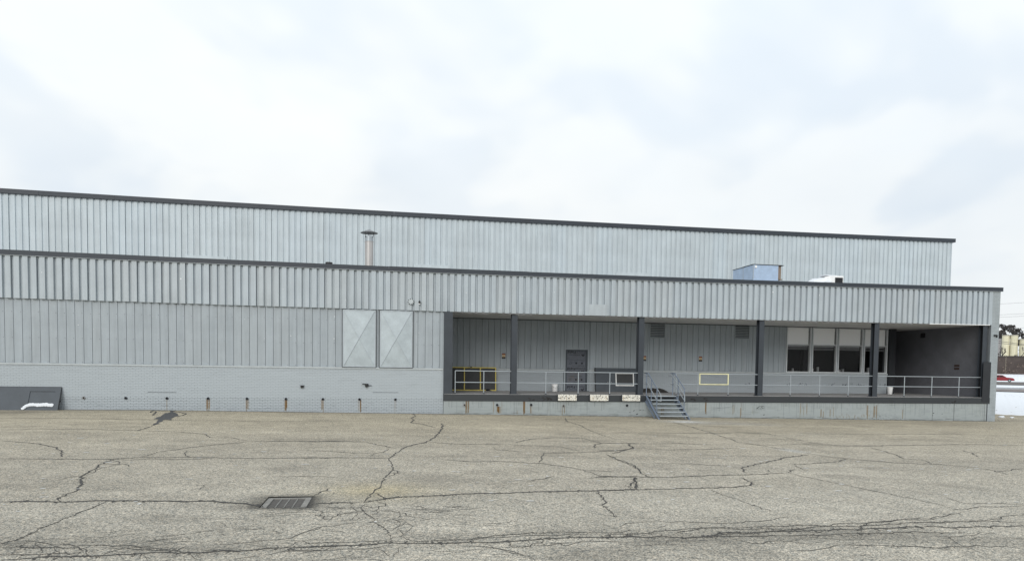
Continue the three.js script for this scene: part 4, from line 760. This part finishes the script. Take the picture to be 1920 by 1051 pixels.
function bucket(x, z, r0, r1, h, label, handle) {
  const t = thing('bucket', label, 'bucket', [x, DY - 0.005, z]);
  mesh('pail', new THREE.LatheGeometry([[0, 0], [r0, 0], [lerp(r0, r1, 0.85), h * 0.85], [r1 + 0.012, h * 0.86], [r1 + 0.012, h * 0.9], [r1, h * 0.9], [r1, h], [r1 + 0.008, h], [r1 + 0.006, h - 0.01], [r1 - 0.006, h - 0.012], [r0 - 0.006, 0.01], [0, 0.01]].map(([a, b]) => new THREE.Vector2(a, b)), 24), M.white, t);
  if (handle) { const c = new THREE.TorusGeometry(r1 + 0.01, 0.006, 6, 20, Math.PI); c.rotateZ(Math.PI + 0.25); c.scale(1, 0.75, 0.3); c.translate(0, h * 0.87, r1); mesh('handle', c, M.steelDark, t); mesh('lid', new THREE.CylinderGeometry(r1 + 0.014, r1 + 0.014, 0.022, 24).translate(0, h + 0.008, 0), M.white, t); }
}
bucket(22.95, -4.2, 0.135, 0.155, 0.36, 'white lidded bucket with wire handle left of the wrapped door', true);
bucket(42.0, -3.9, 0.12, 0.15, 0.40, 'plain white bucket standing at the foot of the dark jamb by the windows', false);
{ // crumpled dark tarpaulin by the wall
  const xs = steps([[27.2, 29.15, 0.065]]), zs = steps([[-4.5, -3.3, 0.065]]);
  const g = sheet(xs, zs, (x, z) => { const u = (x - 28.05) / 0.92, v = (z + 3.95) / 0.5, k = Math.max(0, 1 - u * u * (u > 0 ? 1 : 1.3) - v * v); return DY - 0.012 + 0.24 * Math.sqrt(k) * (0.55 + 0.75 * fbm(x * 4.3, z * 4.3, 4, 91)); });
  tag(mesh('tarpaulin', uvm(g), std([0.030, 0.027, 0.025], { size: 0.7, rough: 0.75 })), 'crumpled dark tarpaulin heaped on the dock behind the stairs', 'tarpaulin');
}
tag(mesh('debris_scrap', [blob(19.5, 0.86, -4.3, 0.1, 0.05, 0.07, 2, 0.3, 2), box(19.58, 19.68, 0.82, 0.85, -4.3, -4.2)], M.steelDark), 'small dark scrap lying at the wall left of the first column', 'scrap');
// warning placards
const signTex = canvasTex(96, 144, (c, w, h) => { c.fillStyle = '#1b1a1a'; c.fillRect(0, 0, w, h); c.fillStyle = '#8c4a34'; c.fillRect(6, 6, w - 12, 34); c.fillStyle = '#c9b690'; c.fillRect(6, 42, w - 12, 54); c.fillStyle = '#a9814f'; c.beginPath(); c.moveTo(34, 90); c.lineTo(52, 48); c.lineTo(72, 90); c.closePath(); c.fill(); c.fillStyle = '#5a5148'; c.fillRect(30, 114, 36, 5); c.fillRect(30, 124, 30, 4); });
const signMat = new THREE.MeshStandardMaterial({ map: signTex, roughness: 0.5 });
[[20.355, 2.585, 'small warning sign on the panel wall left of the first column'], [27.92, 2.585, 'small warning sign on the panel wall just right of the second column'], [31.085, 2.605, 'small warning sign on the panel wall above the pale yellow frame']].forEach(([x, y, label]) => {
  const t = thing('warning_sign', label, 'sign', [x, y, BZ + 0.004], 'small warning signs on the dock wall');
  mesh('plate', planar(box(-0.095, 0.095, -0.135, 0.135, 0, 0.006), -0.095, 0.095, -0.135, 0.135), signMat, t);
});
[[2.43, 'upper of two small dark placards on the end bay side wall'], [2.27, 'lower of two small dark placards on the end bay side wall']].forEach(([y, label]) => {
  const t = thing('placard', label, 'sign', [44.396, y, -1.95], 'small dark placards in the end bay');
  mesh('plate', box(-0.008, 0, -0.055, 0.055, -0.17, 0.17), std([0.05, 0.03, 0.025], { map: null }), t);
});

// ---------------------------------------------------------------- on the roof
{ const t = thing('flue', 'galvanised flue pipe with conical rain cap rising above the fascia', 'flue', [13.62, 6.0, -4]);
  const g = std([0.43, 0.42, 0.415], { map: streaky, size: 0.9, metal: 0.35, rough: 0.45 });
  mesh('pipe', [new THREE.CylinderGeometry(0.2, 0.2, 1.95, 24).translate(0, 0.98, 0), new THREE.TorusGeometry(0.203, 0.012, 6, 24).rotateX(Math.PI / 2).translate(0, 1.93, 0)], g, t);
  mesh('collar', new THREE.CylinderGeometry(0.196, 0.196, 0.24, 24, 1, true).translate(0, 2.07, 0), M.galv, t);
  mesh('cap', [new THREE.ConeGeometry(0.41, 0.17, 28).translate(0, 2.44, 0), new THREE.CylinderGeometry(0.41, 0.41, 0.015, 28).translate(0, 2.35, 0)], std([0.17, 0.18, 0.19], { metal: 0.3, rough: 0.5, size: 0.5 }), t);
  for (let k = 0; k < 3; k++) { const a = k * 2.094 + 0.4; mesh('strut', rod([0.2 * Math.cos(a), 2.12, 0.2 * Math.sin(a)], [0.24 * Math.cos(a), 2.36, 0.24 * Math.sin(a)], 0.013, 6), M.steelDark, t); } }
{ const t = thing('roof_vent', 'low black roof vent cap just above the parapet left of the flue', 'vent', [11.98, 6.0, -1.2]);
  mesh('curb', new THREE.CylinderGeometry(0.1, 0.1, 0.3, 16).translate(0, 0.17, 0), M.black, t); mesh('cap', new THREE.CylinderGeometry(0.15, 0.16, 0.16, 18).translate(0, 0.40, 0), M.black, t); }
{ // sheet metal plenum
  const t = thing('roof_unit', 'pale blue sheet metal box unit standing on the low roof', 'roof unit', [33.08, 6.05, -3]);
  const blue = std([0.40, 0.51, 0.67], { size: 1.6, rough: 0.35, metal: 0.25 });
  mesh('casing', [box(0, 1.4, 0.68, 1.42, -2.15, 0), box(0, 1.4, 0.62, 0.676, -2.15, 0.03)], blue, t);
  mesh('panel_seam', [box(-0.012, 0, 0.68, 1.42, -1.05, -1.02), box(-0.012, 0.012, 0.68, 1.42, -0.012, 0.012)], M.galv, t);
  mesh('curb', box(0.08, 1.32, 0, 0.62, -2.1, -0.06), M.steel, t);
  mesh('lid', [box(-0.03, 1.7, 1.424, 1.45, -1.1, 0.03), box(-0.03, 1.5, 1.424, 1.44, -2.18, -1.103)], M.steelDark, t);
  mesh('rusty_hood', [box(1.402, 1.42, 0.74, 1.42, -1.0, 0.0), box(1.42, 1.62, 0.76, 1.42, -0.9, -0.1), box(1.42, 1.66, 0.7, 0.74, -1, 0)], std([0.24, 0.19, 0.15], { size: 0.4 }), t);
  mesh('junction_box', box(0.07, 0.17, 1.26, 1.38, 0.001, 0.05), M.white, t);
}
{ const t = thing('roof_fan', 'white hooded roof fan with dark louvre, snow on top', 'fan', [37.6, 6.0, -3]);
  const s = new THREE.Shape([[-0.45, 0.4], [-0.42, 0.98], [-0.1, 1.05], [0.64, 1.06], [0.64, 0.4]].map(([a, b]) => new THREE.Vector2(a, b))), e = new THREE.ExtrudeGeometry(s, { depth: 0.8, bevelEnabled: true, bevelSize: 0.015, bevelThickness: 0.015, bevelSegments: 1 });
  e.translate(0, 0, -0.8); mesh('hood', uvm(e), M.white, t); mesh('curb', box(-0.4, 0.6, 0, 0.39, -0.75, 0), M.galv, t);
  mesh('louvre', box(0.15, 0.6, 0.62, 0.98, 0.017, 0.024), M.black, t);
  for (let k = 0; k < 5; k++) mesh('slat', box(0.15, 0.6, 0.64 + k * 0.07, 0.652 + k * 0.07, 0.026, 0.05), M.steel, t);
  mesh('snow_cap', [blob(0.05, 1.09, -0.4, 0.5, 0.06, 0.35, 3, 0.2, 2)], M.snow, t); }
{ const g = blob(36.85, 6.55, -3.0, 0.72, 0.36, 0.5, 12, 0.2, 3); tag(mesh('snow_mound', g, M.snow), 'smooth white mound of snow on the roof left of the white fan', 'snow'); }

// ---------------------------------------------------------------- far off to the right, across the snow
const U = [0.717, -0.697], V = [0.697, 0.717];                // away from the yard, and along the far road
const at = (s, l, y = 0) => [51.3 + U[0] * s + V[0] * l, y, -6.2 + U[1] * s + V[1] * l];
const yawV = Math.atan2(-V[1], V[0]);                         // local +x runs along the far road
function strip(name, label, s0, s1, l0, l1, lift, mat, bump = 0) {
  const xs = steps([[s0, s1 + 0.01, (s1 - s0) / 6]]), ls = steps([[l0, l1 + 0.01, 2]]), pos = [], idx = [];
  for (const l of ls) for (const s of xs) { const p = at(s + bump * 2 * (fbm(l / 4, s / 6, 3, 15) - 0.5), l); pos.push(p[0], snowGrade(p[0], p[2]) + lift + bump * Math.max(0, fbm(p[0] / 2, p[2] / 2, 3, 44) - 0.3), p[2]); }
  for (let j = 0; j < ls.length - 1; j++) for (let i = 0; i < xs.length - 1; i++) { const a = j * xs.length + i; idx.push(a, a + xs.length, a + 1, a + 1, a + xs.length, a + xs.length + 1); }
  const g = new THREE.BufferGeometry(); g.setAttribute('position', new THREE.Float32BufferAttribute(pos, 3)); g.setIndex(idx); g.computeVertexNormals();
  mat.side = THREE.DoubleSide; const o = structure(mesh(name, uvm(g), mat)); tag(o, label); return o;
}
strip('lane', 'narrow brown lane crossing the snow field', 55, 68, -14, 24, 0.09, std([0.19, 0.165, 0.155], { map: grainy, size: 3 }));
strip('kerb', 'dark kerb line beyond the lane', 73, 76.5, -14, 24, 0.12, std([0.04, 0.04, 0.042], { map: grainy, size: 3 }));
strip('verge', 'bare muddy verge before the far road', 103, 141, -14, 24, 0.07, std([0.10, 0.088, 0.078], { map: grainy, size: 4 }), 0.08);
strip('road', 'far road with thin snow where the red car stands', 143, 157, -30, 40, 0.09, std([0.20, 0.19, 0.19], { map: grainy, size: 4 }));
{ // snow bank
  const pos = [], idx = [], ns = 10, nl = 60;
  for (let j = 0; j <= nl; j++) for (let i = 0; i <= ns; i++) { const t = i / ns, s = 158 + t * 18, l = -30 + j * 1.1, p = at(s, l); pos.push(p[0], 0.15 + 2.0 * smooth(0, 0.9, t) + 0.5 * (fbm(l / 3, s / 3, 3, 23) - 0.5) * Math.sin(Math.PI * t), p[2]); }
  for (let j = 0; j < nl; j++) for (let i = 0; i < ns; i++) { const a = j * (ns + 1) + i; idx.push(a, a + ns + 1, a + 1, a + 1, a + ns + 1, a + ns + 2); }
  const g = new THREE.BufferGeometry(); g.setAttribute('position', new THREE.Float32BufferAttribute(pos, 3)); g.setIndex(idx); g.computeVertexNormals();
  const m = M.snow.clone(); m.side = THREE.DoubleSide; tag(structure(mesh('snow_bank', uvm(g), m)), 'bank of ploughed snow along the far road');
}
{ const t = thing('retaining_wall', 'long rough brown wall with dark coping across the road', 'wall', at(176, 0, 0)); t.rotation.y = yawV;
  const brown = std([0.085, 0.068, 0.062], { map: grainy, size: 6, rough: 0.95 });
  for (let k = 0; k < 14; k++) mesh('wall_panel', box(-30 + k * 4.2, -30 + k * 4.2 + 4.17, 1.5, 6.7, -0.6, (k % 3) * 0.02), brown, t);
  mesh('coping', box(-30, 29, 6.71, 7.02, -0.7, 0.1), std([0.045, 0.038, 0.036], { size: 3 }), t);
  const q = rng(31), sc = []; for (let k = 0; k < 260; k++) { const g = new THREE.TetrahedronGeometry(0.1 + 0.25 * q()); g.scale(1, 0.5 + q(), 0.4); g.translate(-12 + 24 * q(), 1.8 + 4.6 * q() * q(), 0.12); sc.push(g); }
  stuff(mesh('dry_creeper', sc, std([0.13, 0.10, 0.085], { map: null }), t)); }
[[-1.05, 14.15, 'cream concrete silo nearest the building corner'], [1.02, 14.15, 'cream concrete silo between two others'], [3.6, 12.9, 'lower cream concrete silo at the right edge']].forEach(([l, h, label], i) => {
  const t = thing('silo', label, 'silo', at(211, l, 0), 'cream concrete silos beyond the wall'), m = std([0.62, 0.58, 0.42].map((c) => c * (1 - 0.05 * i)), { map: streaky, size: 9 });
  const R = i === 2 ? 1.25 : 1.0; mesh('shaft', uvm(new THREE.CylinderGeometry(R, R, h, 28).translate(0, h / 2, 0).toNonIndexed()), m, t); mesh('rim', new THREE.CylinderGeometry(R + 0.06, R + 0.06, 0.3, 28).translate(0, h - 0.1, 0), std([0.36, 0.34, 0.28], { size: 3 }), t);
});
{ const t = thing('shed_wall', 'narrow grey shed side left of the silos', 'shed', at(213, -2.9, 0)); t.rotation.y = yawV; mesh('wall', box(-0.9, 0.75, 0, 13.2, -2, 0), std([0.42, 0.40, 0.40], { map: streaky, size: 6 }), t); mesh('roof', box(-1.0, 0.85, 13.2, 13.6, -2.1, 0.1), M.boardDark, t); }
function scrubTree(l, s, h, w, seed, label, bare) {
  const t = thing('tree', label, 'tree', at(s, l, 0)), q = rng(seed), wood = [], leaf = [], snow = [];
  wood.push(new THREE.CylinderGeometry(0.06, 0.16, h * 0.75, 7).translate(0, h * 0.375, 0));
  const branch = (p, d, L, r, n) => { const e = p.map((v, i) => v + d[i] * L); wood.push(rod(p, e, r, 5)); if (n) for (let k = 0; k < 3; k++) { const a = q() * 6.28, b = 0.5 + q() * 0.5; branch(p.map((v, i) => lerp(v, e[i], 0.45 + 0.5 * q())), [d[0] * 0.6 + Math.cos(a) * b * 0.7, Math.abs(d[1] * 0.6 + 0.45), d[2] * 0.6 + Math.sin(a) * b * 0.7], L * 0.58, r * 0.6, n - 1); } else if (!bare) for (let c = 0; c < 14; c++) { const g = new THREE.TetrahedronGeometry(0.16 + 0.28 * q()); g.rotateY(q() * 6); g.rotateX(q() * 6); g.translate(e[0] + (q() - 0.5) * 1.1, e[1] + (q() - 0.5) * 0.7, e[2] + (q() - 0.5) * 1.1); (q() < 0.08 ? snow : leaf).push(g); } };
  for (let k = 0; k < (bare ? 9 : 13); k++) { const a = q() * 6.28, y = h * (0.42 + 0.5 * k / 13); branch([0, Math.min(y, h * 0.80), 0], [Math.cos(a) * 0.8, 0.55 + 0.5 * q(), Math.sin(a) * 0.8], w * (0.5 + 0.4 * q()) * (bare ? 1 : 0.8), bare ? 0.09 : 0.07, 2); }
  mesh('trunk', wood, std([0.06, 0.05, 0.045], { map: null, rough: 1 }), t);
  if (!bare) { stuff(mesh('crown', leaf, std([0.055, 0.05, 0.048], { map: null, rough: 1 }), t)); if (snow.length) stuff(mesh('snow_dusting', snow, M.snow, t)); }
}
scrubTree(-3.2, 226, 18.0, 1.9, 1, 'dark snow flecked tree rising behind the left silo, beside the building corner');
scrubTree(-1.5, 227, 19.6, 2.3, 2, 'tallest dark snow flecked tree behind the silos');
scrubTree(0.9, 226, 18.2, 2.4, 3, 'dark snow flecked tree behind the middle silo');
scrubTree(3.4, 227, 16.6, 2.0, 4, 'lowest dark tree at the right edge behind the silos');
scrubTree(-2.0, 196, 10.5, 2.6, 5, 'bare leafless tree before the left silo', true);
scrubTree(2.6, 197, 9.6, 2.4, 6, 'bare leafless tree before the right hand silos', true);
{ // red car on the far road
  const t = thing('parked_car', 'red car on the far road beyond the snow field', 'car', at(150, -1.1, 0.29)); t.rotation.y = yawV;
  const red = new THREE.MeshPhysicalMaterial({ roughness: 0.35, clearcoat: 0.8, clearcoatRoughness: 0.15 }); red.color.setRGB(0.26, 0.012, 0.02);
  const ext = (pts, d, z) => { const e = new THREE.ExtrudeGeometry(new THREE.Shape(pts.map(([a, b]) => new THREE.Vector2(a, b))), { depth: d, bevelEnabled: true, bevelSize: 0.05, bevelThickness: 0.06, bevelSegments: 2 }); e.translate(0, 0, z); return e; };
  mesh('body', ext([[-2.4, 0.35], [-2.42, 0.9], [-2.3, 1.02], [-1.2, 1.06], [0.75, 1.04], [2.1, 0.92], [2.36, 0.72], [2.38, 0.36]], 1.6, -0.8), red, t);
  mesh('cabin', ext([[-1.75, 1.06], [-1.3, 1.52], [-0.6, 1.6], [0.1, 1.56], [0.95, 1.05]], 1.4, -0.7), red, t);
  for (const z of [-0.775, 0.765]) for (const p of [[[-1.55, 1.12], [-1.2, 1.46], [-0.55, 1.5], [-0.5, 1.12]], [[-0.42, 1.12], [-0.42, 1.5], [0.05, 1.47], [0.72, 1.12]]]) mesh('window', new THREE.ExtrudeGeometry(new THREE.Shape(p.map(([a, b]) => new THREE.Vector2(a, b))), { depth: 0.01, bevelEnabled: false }).translate(0, 0, z), M.black, t);
  for (const x of [-1.5, 1.5]) for (const z of [-0.82, 0.82]) { const w = mesh('wheel', new THREE.CylinderGeometry(0.34, 0.34, 0.22, 20).rotateX(Math.PI / 2).translate(x, 0.34, z), M.black, t); mesh('rim', new THREE.CylinderGeometry(0.2, 0.2, 0.24, 14).rotateX(Math.PI / 2).translate(x, 0.34, z), M.galv, w); }
  for (const z of [-0.55, 0.55]) mesh('headlight', new THREE.SphereGeometry(0.17, 12, 8).scale(0.7, 0.9, 1.2).translate(2.3, 0.74, z), M.white, t);
  mesh('bumper', new THREE.BoxGeometry(0.12, 0.2, 1.6).translate(2.42, 0.45, 0), M.black, t);
}
// overhead wires, strung between poles that stand outside the picture
const wireMat = std([0.05, 0.05, 0.055], { map: null });
[[60, 6.24, -0.17, 0.028, 'upper of the two heavy dark wires crossing before the silos'], [60, 6.03, -0.12, 0.028, 'lower of the two heavy dark wires crossing before the silos'], [62, 8.2, -0.01, 0.012, 'thin wire passing in front of the dark tree tops'], [62, 11.45, 0.028, 0.012, 'highest thin wire right of the building corner'], [62, 10.0, 0.024, 0.012, 'middle thin wire in the sky right of the building corner'], [62, 9.68, 0.024, 0.012, 'thin wire just under the middle one in the sky']].forEach(([s, y, k, r, label]) => {
  const pts = []; for (let l = -30; l <= 30; l += 3) pts.push(new THREE.Vector3(...at(s, l, y + k * l + 0.0012 * (l * l))));
  tag(mesh('overhead_wire', new THREE.TubeGeometry(new THREE.CatmullRomCurve3(pts), 40, r, 5), wireMat), label, 'wire', 'overhead wires beyond the building');
});
[-30, 30].forEach((l) => { const t = thing('utility_pole', l < 0 ? 'wooden utility pole hidden behind the building' : 'wooden utility pole carrying the wires beyond the yard', 'utility pole', at(61, l, -0.4)); mesh('pole', new THREE.CylinderGeometry(0.12, 0.17, 15, 12).translate(0, 7.5, 0), std([0.10, 0.08, 0.065], { size: 1 }), t); mesh('crossarm', new THREE.BoxGeometry(2.4, 0.12, 0.12).rotateY(yawV + Math.PI / 2).translate(0, 12.4, 0), M.boardDark, t); });

renderer.render(scene, camera);
